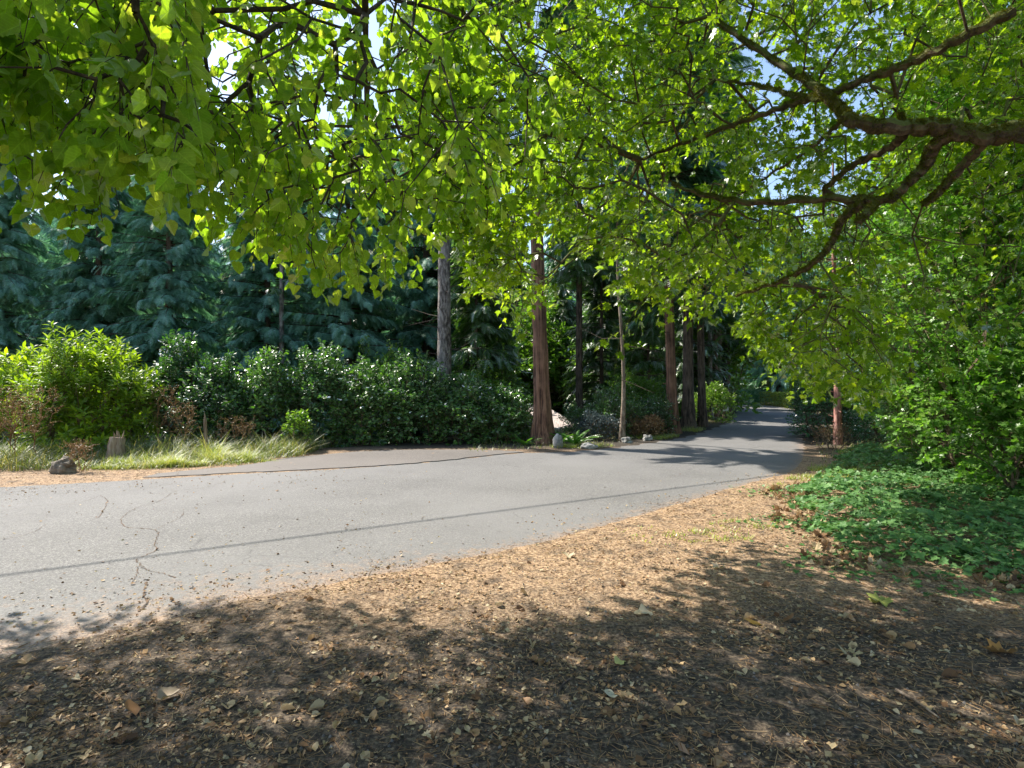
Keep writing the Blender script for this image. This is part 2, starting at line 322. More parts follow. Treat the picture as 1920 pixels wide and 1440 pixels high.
def T_frond(pairs=11, spread=0.42, wd=0.045, droop=0.3, ang=0.75):
    V = [(0.012, 0, 0), (-0.012, 0, 0), (0, 1, -droop)]; F = [(0, 1, 2)]
    for i in range(pairs):
        y = 0.06+0.88*i/pairs; l = spread*(1-y)**0.55*(0.45+0.55*min(1, y*4+0.4))
        z = -droop*y*y
        for s in (1, -1):
            j = len(V); l2 = l*random.uniform(0.8, 1.12)
            V += [(0, y-wd, z), (0, y+wd, z-0.01), (s*l2, y+l2*ang, z-droop*0.4*l2-random.uniform(0, 0.05))]; F.append((j, j+1, j+2))
    return np.array(V, float), np.array(F)
def T_blade():
    V = [(-0.5, 0, 0), (0.5, 0, 0), (-0.4, 0.5, 0.12), (0.4, 0.5, 0.12), (0, 1, 0.5)]
    return np.array(V, float), np.array([(0, 1, 3), (0, 3, 2), (2, 3, 4)])

def RND(): return [T_round(), T_round(0.88, 0.2, 0.1, 1.08, 0.15), T_round(1.08, -0.05, -0.12, 1.0, -0.12), T_round(0.95, 0.3, 0.0, 1.1, 0.05), T_round(1.02, 0.02, 0.25, 1.03, -0.2)]
def MPL(): return [T_maple(), T_maple(0.85, 0.35, 0.4, 0.1), T_maple(1.1, -0.05, 0.05, -0.1), T_maple(0.95, 0.2, 0.7, 0.05)]
def frames(axis, nrm):
    y = norm(axis); x = norm(np.cross(y, nrm)); z = np.cross(x, y)
    return np.stack([x, y, z], axis=2)                   # columns
def place(mb, T, P, axis, nrm, size, wide=None):
    if isinstance(T, list):
        w = rng.integers(0, len(T), len(P)); size = np.broadcast_to(np.asarray(size, float), (len(P),))
        for j, t_ in enumerate(T): place(mb, t_, P[w == j], axis[w == j], nrm[w == j], size[w == j])
        return
    TV, TF = T; n = len(P)
    if n == 0: return
    R = frames(axis, nrm)
    tv = np.broadcast_to(TV, (n,)+TV.shape)*np.asarray(size).reshape(-1, 1, 1)
    if wide is not None:
        tv = tv.copy(); tv[:, :, 0] *= (np.asarray(wide)/np.asarray(size)).reshape(-1, 1)
    V = np.einsum('nij,nkj->nki', R, tv)+P[:, None, :]
    F = TF[None, :, :]+(np.arange(n)*len(TV))[:, None, None]
    mb.add(V.reshape(-1, 3), F.reshape(-1, 3), np.tile(TV[:, :2], (n, 1)))

def segs(mb, P0, P1, r0, r1, m=4):
    n = len(P0)
    if n == 0: return
    d = norm(P1-P0); ref = np.where(np.abs(d[:, 2:3]) > 0.9, np.array([[1., 0, 0]]), np.array([[0, 0, 1.]]))
    u = norm(np.cross(d, ref)); v = np.cross(d, u)
    a = np.arange(m)*2*math.pi/m
    ring = np.cos(a)[None, :, None]*u[:, None, :]+np.sin(a)[None, :, None]*v[:, None, :]
    A = P0[:, None, :]+ring*np.asarray(r0).reshape(-1, 1, 1); B = P1[:, None, :]+ring*np.asarray(r1).reshape(-1, 1, 1)
    V = np.concatenate([A, B], axis=1).reshape(-1, 3)
    i = np.arange(m); f = np.stack([i, (i+1) % m, (i+1) % m+m, i+m], 1)
    F = f[None]+(np.arange(n)*2*m)[:, None, None]
    mb.add(V, F.reshape(-1, 4))
def smooth_line(P, n):
    """Catmull-Rom through the points"""
    P = np.asarray(P, float); Q = np.vstack([2*P[0]-P[1], P, 2*P[-1]-P[-2]]); k = len(P)-1
    t = np.linspace(0, k-1e-6, n); i = t.astype(int); f = (t-i)[:, None]
    a, b, c, d = Q[i], Q[i+1], Q[i+2], Q[i+3]
    return 0.5*((2*b)+(-a+c)*f+(2*a-5*b+4*c-d)*f*f+(-a+3*b-3*c+d)*f**3)
def tube(mb, P, R, m=12, rough=0.0, flute=0, fl_amp=0.0, nsc=3.0, cap=True, flare=0.0):
    P = np.asarray(P, float); n = len(P); R = np.broadcast_to(np.asarray(R, float), (n,)).copy()
    T = norm(np.gradient(P, axis=0)); ref = np.array([0, 1., 0]) if abs(T[0][2]) > 0.7 else np.array([0, 0, 1.])
    V = []
    off = random.uniform(0, 50)
    for k in range(n):
        u = norm(np.cross(T[k], ref)); v = np.cross(T[k], u)
        for j in range(m):
            a = 2*math.pi*j/m; r = R[k]
            if rough or flute:
                q = mnoise.noise(Vector((math.cos(a)*1.5+off, math.sin(a)*1.5, k*nsc/n*4)))
                q2 = mnoise.noise(Vector((math.cos(a)*5+off, math.sin(a)*5, P[k][2]*2+P[k][0]*3)))
                r *= 1+rough*q*1.2+rough*0.6*q2
                if flute: r *= 1+fl_amp*(abs(math.sin(flute*a*0.5+off))-0.5)*(1+flare*math.exp(-3*k*1.0/n*4))
            V.append(P[k]+r*(math.cos(a)*u+math.sin(a)*v))
    F = [(k*m+j, k*m+(j+1) % m, (k+1)*m+(j+1) % m, (k+1)*m+j) for k in range(n-1) for j in range(m)]
    mb.add(V, F)
    if cap:
        for kk in (0, n-1):
            c = P[kk]; ring = V[kk*m:(kk+1)*m]
            idx = [(0, j+1, (j+1) % m+1) if kk else (0, (j+1) % m+1, j+1) for j in range(m)]
            mb.add([c]+list(ring), idx)

def grow(seeds, targets, bend=0.12, pl=0.3, rtip=0.003, power=0.45, step=0.45, seed_plen=None):
    """a branching skeleton: every target is joined to the nearest part of what has already grown"""
    nodes = [np.array(s, float) for s in seeds]; par = [-1]*len(nodes)
    cap = len(seeds)+len(targets)*12
    A = np.zeros((cap, 3)); A[:len(nodes)] = nodes; L = np.zeros(cap)
    n = len(nodes)
    S0 = np.array(seeds)
    dd = np.min(np.linalg.norm(targets[:, None, :]-S0[None], axis=2), axis=1) if len(S0) < 400 else np.linalg.norm(targets-S0.mean(0), axis=1)
    tipnode = np.zeros(len(targets), int)
    for ti in np.argsort(dd):
        t = targets[ti]; d = np.linalg.norm(A[:n]-t, axis=1); j = int(np.argmin(d+pl*L[:n])); dist = d[j]
        k = min(10, max(1, int(dist/step))); prev = j; base = A[j].copy()
        for q in range(1, k+1):
            if n >= cap-1: break
            p = base+(t-base)*q/k
            if q < k: p = p+rng.normal(0, bend*dist/k, 3)
            A[n] = p; L[n] = L[prev]+np.linalg.norm(p-A[prev]); par.append(prev); prev = n; n += 1
        tipnode[ti] = prev
    par = np.array(par[:n]); cnt = np.ones(n)
    for i in range(n-1, -1, -1):
        if par[i] >= 0: cnt[par[i]] += cnt[i]
    r = rtip*cnt**power
    i = np.where(par >= 0)[0]
    P0, P1 = A[par[i]], A[i]; r1 = r[i]; r0 = np.minimum(r[par[i]], r1*1.5)
    D = norm(A[tipnode]-A[np.maximum(par[tipnode], 0)])
    return P0, P1, r0, r1, D

def sprigs(mb, T, B, D, L, k, size, axis_droop=0.5, up=1.0, tilt=0.6, twigs=None, droop=0.3, pet=0.3, tr=0.002):
    """k leaves set alternately along each of n curved twigs"""
    n = len(B); L = np.broadcast_to(np.asarray(L, float), (n,))
    t = (np.arange(k)+0.6)/k
    side = norm(np.cross(D, np.array([0, 0, 1.]))+N3(n, 0.15))
    def pos(tt):
        return B[:, None, :]+D[:, None, :]*(L[:, None]*tt)[:, :, None]+np.array([0, 0, -1.])*((L*droop)[:, None]*tt**2)[:, :, None]
    P = pos(np.broadcast_to(t, (n, k)))
    sgn = np.where(np.arange(k) % 2 == 0, 1.0, -1.0)[None, :, None]
    ax = D[:, None, :]*0.5+side[:, None, :]*sgn*0.9+np.array([0, 0, -axis_droop])+rng.normal(0, 0.35, (n, k, 3))
    ax = norm(ax.reshape(-1, 3)); P = P.reshape(-1, 3)
    sz = size*U(0.65, 1.2, n*k)
    nr = norm(np.array([0, 0, up])+N3(n*k, tilt))
    P = P+ax*(sz*pet)[:, None]
    place(mb, T, P, ax, nr, sz)
    if twigs is not None:
        a = pos(np.zeros((n, 1)))[:, 0]; b = pos(np.full((n, 1), 0.5))[:, 0]; c = pos(np.ones((n, 1)))[:, 0]
        segs(twigs, a, b, np.full(n, tr*1.5), np.full(n, tr), 3); segs(twigs, b, c, np.full(n, tr), np.full(n, tr*0.5), 3)

# ------------------------------------------------------------------ road outline and lie of the land
LE = np.array([(-40, -6), (-20, 3.6), (-8, 8.75), (-5.16, 9.97), (-2.67, 10.95), (-1.05, 12.1), (-0.1, 12.9), (1.3, 13.25), (3.3, 14.8), (5.7, 17.7), (9.3, 24), (12.3, 31), (15.8, 40), (14.5, 50), (6, 62)], float)
RE = np.array([(-40, -16), (-20, -7), (-9, -1.0), (-2.95, 3.1), (-1.8, 4.05), (0.2, 5.35), (2.42, 7.4), (4.06, 9.0), (5.3, 10.2), (6.9, 12.9), (9.3, 17.7), (11.1, 21), (12.6, 24), (15.4, 29.5), (18.6, 38), (18.6, 50), (11, 66)], float)
LS = smooth_line(np.c_[LE, np.zeros(len(LE))], 140)[:, :2]; RS = smooth_line(np.c_[RE, np.zeros(len(RE))], 140)[:, :2]
def dist_poly(X, Y, P):
    best = np.full(X.shape, 1e9)
    for a, b in zip(P[:-1], P[1:]):
        d = b-a; t = np.clip(((X-a[0])*d[0]+(Y-a[1])*d[1])/max(d@d, 1e-9), 0, 1)
        best = np.minimum(best, np.hypot(X-a[0]-t*d[0], Y-a[1]-t*d[1]))
    return best
def inside(X, Y, P):
    c = np.zeros(X.shape, bool); n = len(P)
    for i in range(n):
        x1, y1 = P[i]; x2, y2 = P[(i+1) % n]
        if y1 == y2: continue
        c ^= ((y1 > Y) != (y2 > Y)) & (X < (x2-x1)*(Y-y1)/(y2-y1)+x1)
    return c
RPOLY = np.vstack([LS, RS[::-1]])
def road_sd(X, Y):
    dl, dr = dist_poly(X, Y, LS), dist_poly(X, Y, RS)
    s = np.minimum(dl, dr); s = np.where(inside(X, Y, RPOLY), -s, s)
    return s, dl < dr
def ss(a, b, x):
    t = np.clip((x-a)/(b-a), 0, 1); return t*t*(3-2*t)
IVY = np.array([(3.9, 8.1), (3.25, 6.3), (2.95, 5.0), (3.45, 4.55), (4.2, 4.25), (6, 3.6), (11, 4), (12, 9), (10, 12), (8.6, 14.0), (7.5, 13.0), (6.7, 11.7), (6.0, 10.7), (5.2, 9.75), (4.5, 8.9)])
def vnoise(X, Y, f, seed=0):
    return (np.sin(X*f*1.7+Y*f*0.9+seed)+np.sin(X*f*0.6-Y*f*2.1+seed*2.3)+np.sin(X*f*3.1+Y*f*2.7+seed*1.1)*0.6)/2.6
def H(X, Y, bumps=True):
    X = np.asarray(X, float); Y = np.asarray(Y, float); s, left = road_sd(X, Y)
    z = np.where(left & (s > 0), -3.4*ss(3.0, 17, s)*ss(24, 6, X), 0.0)
    z = z+np.where(~left & (s > 0), 0.35*ss(2.5, 8, s), 0.0)
    iv = np.where(inside(X, Y, IVY), ss(0, 0.9, dist_poly(X, Y, np.vstack([IVY, IVY[:1]]))), 0)
    z = z+0.05*iv
    s2 = s+0.10*vnoise(X, Y, 4.0, 6)+0.05*vnoise(X, Y, 13.0, 2)
    z = z+np.where(s < 0.3, 0.010-0.045*ss(-0.06, -0.45, s2) if False else 0.010*ss(-0.5, -0.05, s2)-0.035*ss(0.1, 0.6, -s), 0.010)
    if bumps:
        amp = ss(-0.25, 0.5, s)
        z = z+amp*(0.010*vnoise(X, Y, 3.1)+0.006*vnoise(X, Y, 11, 3)+0.004*vnoise(X, Y, 31, 5)+0.006)
    return z
def Hs(x, y): return float(H(np.array([x]), np.array([y]), False)[0])

def grid_axis(lo, hi, fine_lo, fine_hi, fine, grow_r=1.12):
    a = list(np.arange(fine_lo, fine_hi+1e-6, fine)); st = fine
    while a[-1] < hi: st = min(st*grow_r, 6); a.append(a[-1]+st)
    st = fine; b = []
    x = fine_lo
    while x > lo: st = min(st*grow_r, 6); x -= st; b.append(x)
    return np.array(b[::-1]+a)
gx = grid_axis(-140, 160, -5, 8, 0.05); gy = grid_axis(-30, 260, 1.5, 10, 0.05)
GX, GY = np.meshgrid(gx, gy)
GZ = H(GX, GY)
nx, ny = len(gx), len(gy)
idx = np.arange(nx*ny).reshape(ny, nx)
F = np.stack([idx[:-1, :-1].ravel(), idx[:-1, 1:].ravel(), idx[1:, 1:].ravel(), idx[1:, :-1].ravel()], 1)
mb = MB(); mb.add(np.stack([GX.ravel(), GY.ravel(), GZ.ravel()], 1), F)
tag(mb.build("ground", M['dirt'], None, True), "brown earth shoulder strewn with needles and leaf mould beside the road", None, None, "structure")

# road
mb = MB(); TT = np.r_[np.linspace(0, 0.7, 10), np.linspace(0.74, 1, 22)]; NT = len(TT)
A = np.stack([LS*(1-t)+RS*t for t in TT], 1)
V = np.c_[A.reshape(-1, 2), np.full(A.shape[0]*NT, 0.006)]
idx = np.arange(140*NT).reshape(140, NT)
F = np.stack([idx[:-1, :-1].ravel(), idx[:-1, 1:].ravel(), idx[1:, 1:].ravel(), idx[1:, :-1].ravel()], 1)[:, ::-1]
mb.add(V, F); ro = mb.build("road", M['road']); dd_ = dist_poly(V[:, 0], V[:, 1], RS); wd_ = 0.45+0.6*ss(0.5, -3.5, V[:, 0]); dl_ = dist_poly(V[:, 0], V[:, 1], LS)
at_ = ro.data.attributes.new("dust", 'FLOAT', 'POINT'); at_.data.foreach_set("value", np.maximum(np.exp(-dd_/wd_), np.exp(-dl_/0.15)*0.5*((V[:, 0] < -5.2) | (V[:, 0] > 0))).astype(np.float32))
tag(ro, "grey worn asphalt lane running off to the right between the trees", None, None, "structure")
# driveway apron with its raised lip
ap = np.array([(-6.3, 9.42), (-5.16, 9.9), (-4.22, 10.2), (-2.67, 10.8), (-1.73, 11.37), (-1.02, 11.92), (-0.33, 12.6), (0.3, 13.05), (-0.5, 13.4), (-1.6, 13.5), (-3.2, 13.3), (-4.7, 12.1), (-5.2, 11.0), (-6.2, 9.95)])
mb = MB()
apl = smooth_line(np.c_[np.vstack([ap, ap[:1]]), np.zeros(len(ap)+1)], 80)[:-1, :2]
ap2 = apl+0.03*rng.normal(0, 1, apl.shape)
c = ap.mean(0)
top = np.c_[c+(ap2-c)*0.985, np.full(len(ap2), 0.024)]; bot = np.c_[ap2, np.full(len(ap2), -0.01)]
n = len(ap2)
mb.add(np.vstack([[[c[0], c[1], 0.032]], top]), [(0, i+1, (i+1) % n+1) for i in range(n)])
mb.add(np.vstack([top, bot]), [(i, (i+1) % n, (i+1) % n+n, i+n)[::-1] for i in range(n)])
tag(mb.build("driveway", M['apron']), "brownish asphalt driveway mouth with a ragged dark edge on the far side of the road", None, None, "structure")

# cracks in the asphalt, each a ragged filled groove
def ribbon(mb, P, w, z=0.0105):
    P = smooth_line(np.c_[P, np.zeros(len(P))], len(P)*9)[:, :2]
    P = P+rng.normal(0, 0.006, P.shape); d = norm(np.gradient(P, axis=0)); nrm = np.c_[-d[:, 1], d[:, 0]]
    ww = (0.5*w*U(0.2, 1.4, len(P)))[:, None]
    V = np.vstack([np.c_[P+nrm*ww, np.full(len(P), z)], np.c_[P-nrm*ww, np.full(len(P), z)]]); n = len(P)
    mb.add(V, [(i, i+1, n+i+1, n+i) for i in range(n-1)])
mb = MB()
for pts, w in (([(225, 975), (235, 989), (265, 992), (290, 995), (297, 1003), (288, 1022), (294, 1032), (258, 1050), (262, 1058), (273, 1070), (300, 1076), (330, 1085)], 0.008),
               ([(345, 955), (340, 970), (310, 985), (290, 994)], 0.005), ([(276, 1092), (268, 1115), (276, 1130), (262, 1148)], 0.016),
               ([(262, 1058), (255, 1080), (247, 1098)], 0.006), ([(190, 930), (201, 942), (185, 972)], 0.007), ([(225, 975), (240, 962), (256, 953)], 0.005),
               ([(85, 985), (60, 1000), (20, 1010), (-40, 1018)], 0.005), ([(420, 905), (380, 916), (330, 922), (300, 940), (256, 953)], 0.006),
               ([(0, 960), (60, 950), (140, 945), (190, 930)], 0.005)):
    ribbon(mb, [gp(*p) for p in pts], w)
tag(mb.build("road_crack", M['crack']), "thin wandering cracks in the grey asphalt, partly filled with needles", None, None, "structure")

# ------------------------------------------------------------------ which patches the low canopy may shade
BND = np.array([(-30, 4.0), (-3.6, 3.75), (-1.9, 4.15), (-0.6, 3.95), (0.2, 3.75), (1.2, 4.3), (1.7, 5.3), (3.9, 8.6), (5.2, 10.2), (5.6, 30)])
def shade_ok(P, fuzz=0.25):
    sx = P[:, 0]+SDX*P[:, 2]; sy = P[:, 1]+SDY*P[:, 2]
    lim = np.interp(sx, BND[:, 0], BND[:, 1])-0.26+rng.normal(0, fuzz*0.6, len(P))+0.24*vnoise(sx, sy, 3.3, 2)
    fleck = (vnoise(sx*0.8, sy*1.9, 4.2, 9) > np.where(sx > 1, 0.12, 0.38)) & (((sx > 1.0) & (sx < 5) & (sy > 1.9)) | ((sx < -0.4) & (sy > 3.0)))
    return ((sy < lim) & ~(fleck & (U(0, 1, len(P)) < 0.92))) | (sx > 5.6)
def far_ok(P, fuzz=0.2):
    """the tall trees leave the near half of the road in the sun"""
    sx = P[:, 0]+SDX*P[:, 2]; sy = P[:, 1]+SDY*P[:, 2]
    lim = 12.6-(sx-1.0)*0.68+rng.normal(0, fuzz, len(P))+0.35*vnoise(sx, sy, 1.6, 1)
    return (sy > lim) | (sx > 6.0) | (sy < 3.0)

# ------------------------------------------------------------------ the broad-leaved tree that hangs over the left half
root = empty("linden_tree", (-0.6, -2.2, 0), "broad-leaved tree with round yellow-green leaves hanging over the left half of the road", "tree")
O = np.array([-0.6, -2.2, 0])
def rel(P): return np.asarray(P)-O
tr = np.array([(-0.6, -2.2, -0.1), (-0.62, -2.15, 1.5), (-0.55, -2.05, 3.0), (-0.7, -1.9, 4.6), (-0.8, -1.8, 6.4), (-0.8, -1.6, 8.2)])
trp = smooth_line(tr, 40)
mb = MB(); tube(mb, rel(trp), np.interp(np.arange(40), [0, 4, 39], [0.3, 0.22, 0.07]), 18, 0.1, 3, 0.06); mb.build("trunk", M['bark_dark'], root, True)
limbs = [[(-0.55, -2.05, 3.2), (-0.4, -0.2, 4.4), (-0.5, 1.6, 4.7), (-0.9, 3.4, 4.4), (-1.3, 5.0, 3.9)],
         [(-0.6, -2.0, 3.6), (-1.8, 0.2, 4.9), (-3.0, 2.4, 5.0), (-4.0, 4.4, 4.4)],
         [(-0.7, -1.9, 4.6), (-2.8, -0.6, 6.0), (-5.0, 1.0, 6.2), (-7, 2.5, 5.6)],
         [(-0.7, -1.9, 4.8), (0.6, 0.2, 6.0), (1.2, 2.2, 6.1), (1.0, 4.2, 5.6)],
         [(-0.55, -2.05, 3.9), (-0.9, -0.5, 5.2), (-1.7, 1.6, 5.6), (-2.3, 3.8, 5.4), (-2.5, 5.6, 4.9)]]
seeds = []; mb = MB()
for l in limbs:
    q = smooth_line(l, 26); seeds += list(q); tube(mb, rel(q), np.linspace(0.07, 0.014, 26), 8, 0.12)
seeds += list(trp[18:])
# hanging curtain: lower edge of the leaves as the photograph shows it
cx = [-60, 0, 100, 205, 225, 300, 350, 400, 500, 540, 700, 790, 850, 900, 1000, 1200]
cyv = [225, 240, 290, 330, 245, 270, 345, 395, 440, 500, 520, 505, 440, 400, 320, 250]
n = 2100
px = U(-140, 1130, n); low = np.interp(px, cx, cyv)
f = rng.beta(0.9, 1.5, n); py = low-28-f*(low+260)
d = 3.1+U(0, 1, n)**1.1*3.0-0.4*f+0.6*ss(300, 800, px)
d = np.where(px < 420, d*0.72, d)
thin = (U(0, 1, n) < 0.9*ss(760, 1120, px)) | (U(0, 1, n) < 0.45*ss(300, 60, py)) | (vnoise(px/200, py/150, 1.7, 6) > 0.5)
d = np.where(thin, -50.0, d)
T = np.stack([(px-960)/FPX*d, d, EYE-(py-720)/FPX*d], 1)
# a gap of sky-lit conifers at the far left edge
gap = (px < 90) & (py > 190) & (py < 245+0.35*px)
T = T[~gap & ~thin & (T[:, 2] < 6.6) & shade_ok(T)]
# strand that hangs furthest out on the left
st = np.array([at(x, y, 2.9) for x, y in ((-20, 262), (20, 280), (60, 300), (90, 318), (120, 335), (150, 352), (175, 368))])
T = np.vstack([T, st])
up = np.stack([U(-7, 3.2, 900), U(-3.5, 5.0, 900), U(3.6, 8.0, 900)], 1)
up = up[(up[:, 2] > 4.2+0.25*np.abs(up[:, 1])*0.5) & shade_ok(up)]
fr = np.stack([U(-4.2, 3.5, 500), U(-1.5, 2.2, 500), U(3.3, 5.6, 500)], 1); fr = fr[shade_ok(fr)]
# the rest of the crown, whose shadow lies over the foreground
n = 2800; shx = U(-6.5, 2.2, n); shy = U(0.5, 4.3, n); z = U(2.6, 6.4, n); sp = np.stack([shx-SDX*z, shy-SDY*z, z], 1)
pyy = 720-(z-EYE)/np.maximum(sp[:, 1], 0.5)*FPX; pxx = 960+sp[:, 0]/np.maximum(sp[:, 1], 0.5)*FPX
sp = sp[shade_ok(sp, 0.2) & ((pyy < np.interp(pxx, cx, cyv)-30) | (pxx < -40) | (pyy < -20)) & (sp[:, 1] > 0.3)]
T = np.vstack([T, up, fr, sp])
qx = T[:, 0]/np.maximum(T[:, 1], .3)*FPX+960; qy = 720-(T[:, 2]-EYE)/np.maximum(T[:, 1], .3)*FPX; T = T[~((T[:, 1] < 2.5) & (T[:, 1] > 0.2) & (qx > 350) & (qx < 2000) & (qy > -150))]
P0, P1, r0, r1, D = grow(seeds, T, 0.14, 0.25, 0.0034, 0.4, 0.3)
segs(mb, rel(P0), rel(P1), r0, r1, 5)
holes = ((np.hypot((T[:, 0]/T[:, 1]*FPX+960-305)/55, (720-(T[:, 2]-EYE)/T[:, 1]*FPX-120)/45) < 1) | (np.hypot((T[:, 0]/T[:, 1]*FPX+960-640)/60, (720-(T[:, 2]-EYE)/T[:, 1]*FPX-360)/40) < 1)) & (U(0, 1, len(T)) < 0.8)
T, D = T[~holes], D[~holes]
lf = MB()
D = norm(D*0.6+N3(len(D), 0.3)+np.array([0, 0, -0.5]))
sprigs(lf, RND(), rel(T), D, U(0.16, 0.3, len(T)), 7, 0.078, 0.8, 0.5, 0.6, mb, 0.35, 0.3, 0.0024)
mb.build("branches", M['twig'], root); lf.build("crown", M['linden'], root)

# ------------------------------------------------------------------ the maple whose mossy limbs come in from the right
root = empty("maple_tree", (6.6, 4.1, 0), "maple with mossy dark limbs reaching in from the right under bright green lobed leaves", "tree")
O = np.array([6.6, 4.1, 0])
mb = MB(); trp = smooth_line([(6.6, 4.1, -0.1), (6.55, 4.15, 1.6), (6.35, 4.3, 3.0), (6.6, 4.4, 4.6), (6.7, 4.8, 6.5), (6.6, 5.2, 9)], 44)
tube(mb, rel(trp), np.interp(np.arange(44), [0, 5, 43], [0.34, 0.25, 0.08]), 20, 0.12, 4, 0.06); mb.build("trunk", M['bark_mossy'], root, True)
mb = MB(); seeds = list(trp[20:])
LM = [([(6.42, 4.3, 3.2), tuple(at(2050, 262, 4.5)), tuple(at(1920, 247, 4.6)), tuple(at(1840, 255, 4.7)), tuple(at(1760, 238, 4.8)), tuple(at(1690, 240, 4.9)), tuple(at(1600, 228, 5.0)), tuple(at(1575, 205, 5.1)), tuple(at(1545, 175, 5.2)), tuple(at(1500, 145, 5.5)), tuple(at(1420, 92, 5.9)), tuple(at(1330, 30, 6.3))], 0.09, 0.028),
      ([tuple(at(1790, 245, 4.75)), tuple(at(1750, 275, 4.9)), tuple(at(1735, 310, 5.0)), tuple(at(1700, 345, 5.1)), tuple(at(1660, 375, 5.2)), tuple(at(1560, 372, 5.5)), tuple(at(1420, 380, 5.9)), tuple(at(1330, 368, 6.2)), tuple(at(1260, 345, 6.5))], 0.055, 0.02),
      ([tuple(at(1620, 378, 5.3)), tuple(at(1580, 410, 5.4)), tuple(at(1562, 450, 5.5)), tuple(at(1530, 490, 5.6)), tuple(at(1470, 525, 6.0)), tuple(at(1380, 555, 6.4))], 0.042, 0.012),
      ([tuple(at(1550, 180, 5.2)), tuple(at(1620, 150, 5.0)), tuple(at(1700, 120, 4.8)), tuple(at(1790, 78, 4.5)), tuple(at(1900, 20, 4.3))], 0.028, 0.04),
      ([tuple(at(1545, 185, 5.2)), tuple(at(1490, 180, 5.5)), tuple(at(1430, 162, 5.9)), tuple(at(1340, 150, 6.4))], 0.03, 0.01),
      ([tuple(at(1530, 180, 5.3)), tuple(at(1470, 200, 5.6)), tuple(at(1400, 225, 5.9)), tuple(at(1300, 262, 6.3)), tuple(at(1200, 300, 6.7))], 0.035, 0.012),
      ([tuple(at(1700, 245, 4.9)), tuple(at(1670, 275, 5.1)), tuple(at(1600, 310, 5.4)), tuple(at(1545, 355, 5.8))], 0.042, 0.02),
      ([tuple(at(1580, 225, 5.1)), tuple(at(1530, 270, 5.4)), tuple(at(1440, 330, 5.9)), tuple(at(1330, 400, 6.5))], 0.018, 0.006),
      ([tuple(at(1850, 262, 4.7)), tuple(at(1810, 305, 4.9)), tuple(at(1760, 360, 5.1)), tuple(at(1730, 385, 5.2))], 0.042, 0.026),
      ([tuple(at(1640, 385, 5.2)), tuple(at(1625, 400, 5.1)), tuple(at(1610, 415, 5.1))], 0.035, 0.03),
      ([tuple(at(1690, 240, 4.9)), tuple(at(1692, 225, 4.9)), tuple(at(1688, 212, 4.9))], 0.02, 0.015),
      ([(6.5, 4.4, 5.0), (4.5, 5.2, 6.6), (2.4, 6.2, 7.0), (0.6, 7.0, 6.6)], 0.08, 0.02),
      ([(6.6, 4.6, 5.6), (6.2, 6.5, 7.2), (5.0, 8.4, 7.6), (3.6, 9.6, 7.2)], 0.07, 0.02),
      ([(6.5, 4.3, 4.4), (4.2, 3.4, 5.6), (2.2, 2.4, 6.0)], 0.07, 0.02),
      ([(6.5, 4.3, 4.2), (7.5, 6.2, 5.2), (8, 8, 5.4)], 0.06, 0.02)]
moss = MB()
for l, ra, rb in LM:
    q = smooth_line(l, 12*len(l)//2+8); seeds += list(q[3:]); k = len(q)
    q = q+np.c_[np.zeros(k), np.zeros(k), 0.012*np.sin(np.arange(k)*1.7)]
    R = np.linspace(ra, rb, k)
    tube(mb, rel(q), R, 10, 0.28, nsc=9)
    m = int(2600*k*ra/0.8)                                   # moss tufts over the upper side, some hanging
    i = rng.integers(0, k-1, m); f = U(0, 1, m)[:, None]; c = q[i]*(1-f)+q[i+1]*f
    dr = N3(m); dr[:, 2] = dr[:, 2]*0.8+0.7; t = norm(q[np.minimum(i+1, k-1)]-q[i]); dr = norm(dr-t*np.sum(dr*t, 1, keepdims=True))
    cl = vnoise(c[:, 0]*4, c[:, 2]*4, 2.0, 1) > -0.3
    place(moss, T_blade(), (rel(c)+dr*(R[i]*0.95)[:, None])[cl], (dr+N3(m, 0.5))[cl], N3(m)[cl], U(0.008, 0.026, m)[cl], U(0.003, 0.006, m)[cl])
cx = [830, 870, 900, 960, 1050, 1150, 1250, 1350, 1400, 1450, 1550, 1650, 1760, 1900, 2050]
cyv = [330, 470, 545, 570, 545, 545, 560, 590, 575, 650, 735, 745, 700, 600, 560]
n = 7000
px = U(790, 2050, n); low = np.interp(px, cx, cyv); f = rng.beta(1.0, 1.25, n); py = low-18-f*(low+170)
d = 5.0+U(0, 1, n)*3.6
d = np.where(px < 1250, np.minimum(d, 5.0+(px-780)/470*3.6), d)
T = np.stack([(px-960)/FPX*d, d, EYE-(py-720)/FPX*d], 1)
gap = ((np.hypot((px-1455)/22, (py-330)/55) < 1) | (np.hypot((px-1455)/36, (py-135)/34) < 1) | (np.hypot((px-1545)/45, (py-480)/40) < 1) | ((np.hypot((px-1040)/55, (py-470)/50) < 1))) & (U(0, 1, n) < 0.93)
thin = (U(0, 1, n) < 0.82*ss(1500, 1720, px)*ss(240, 380, py)) | (U(0, 1, n) < 0.12*ss(1250, 1500, px)) | (vnoise(px/170, py/120, 1.5, 4) > 0.62)
LP = np.vstack([smooth_line(l, 60) for l, ra, rb in LM[:7]]); lpx = LP[:, 0]/LP[:, 1]*FPX+960; lpy = 720-(LP[:, 2]-EYE)/LP[:, 1]*FPX
def clear_of_limbs(T):
    qx = T[:, 0]/np.maximum(T[:, 1], .3)*FPX+960; qy = 720-(T[:, 2]-EYE)/np.maximum(T[:, 1], .3)*FPX
    near = ((np.hypot(qx[:, None]-lpx[None], qy[:, None]-lpy[None]) < 42) & (T[:, 1][:, None] < LP[:, 1][None]+0.35)).any(1)
    return ~near
more = np.stack([U(1400, 1660, 260), U(520, 735, 260)], 1); dm = U(6.6, 8.6, 260); more = more[:, :]; low2 = np.interp(more[:, 0], cx, cyv)
more = np.stack([(more[:, 0]-960)/FPX*dm, dm, EYE-(np.minimum(more[:, 1], low2)-720)/FPX*dm], 1)
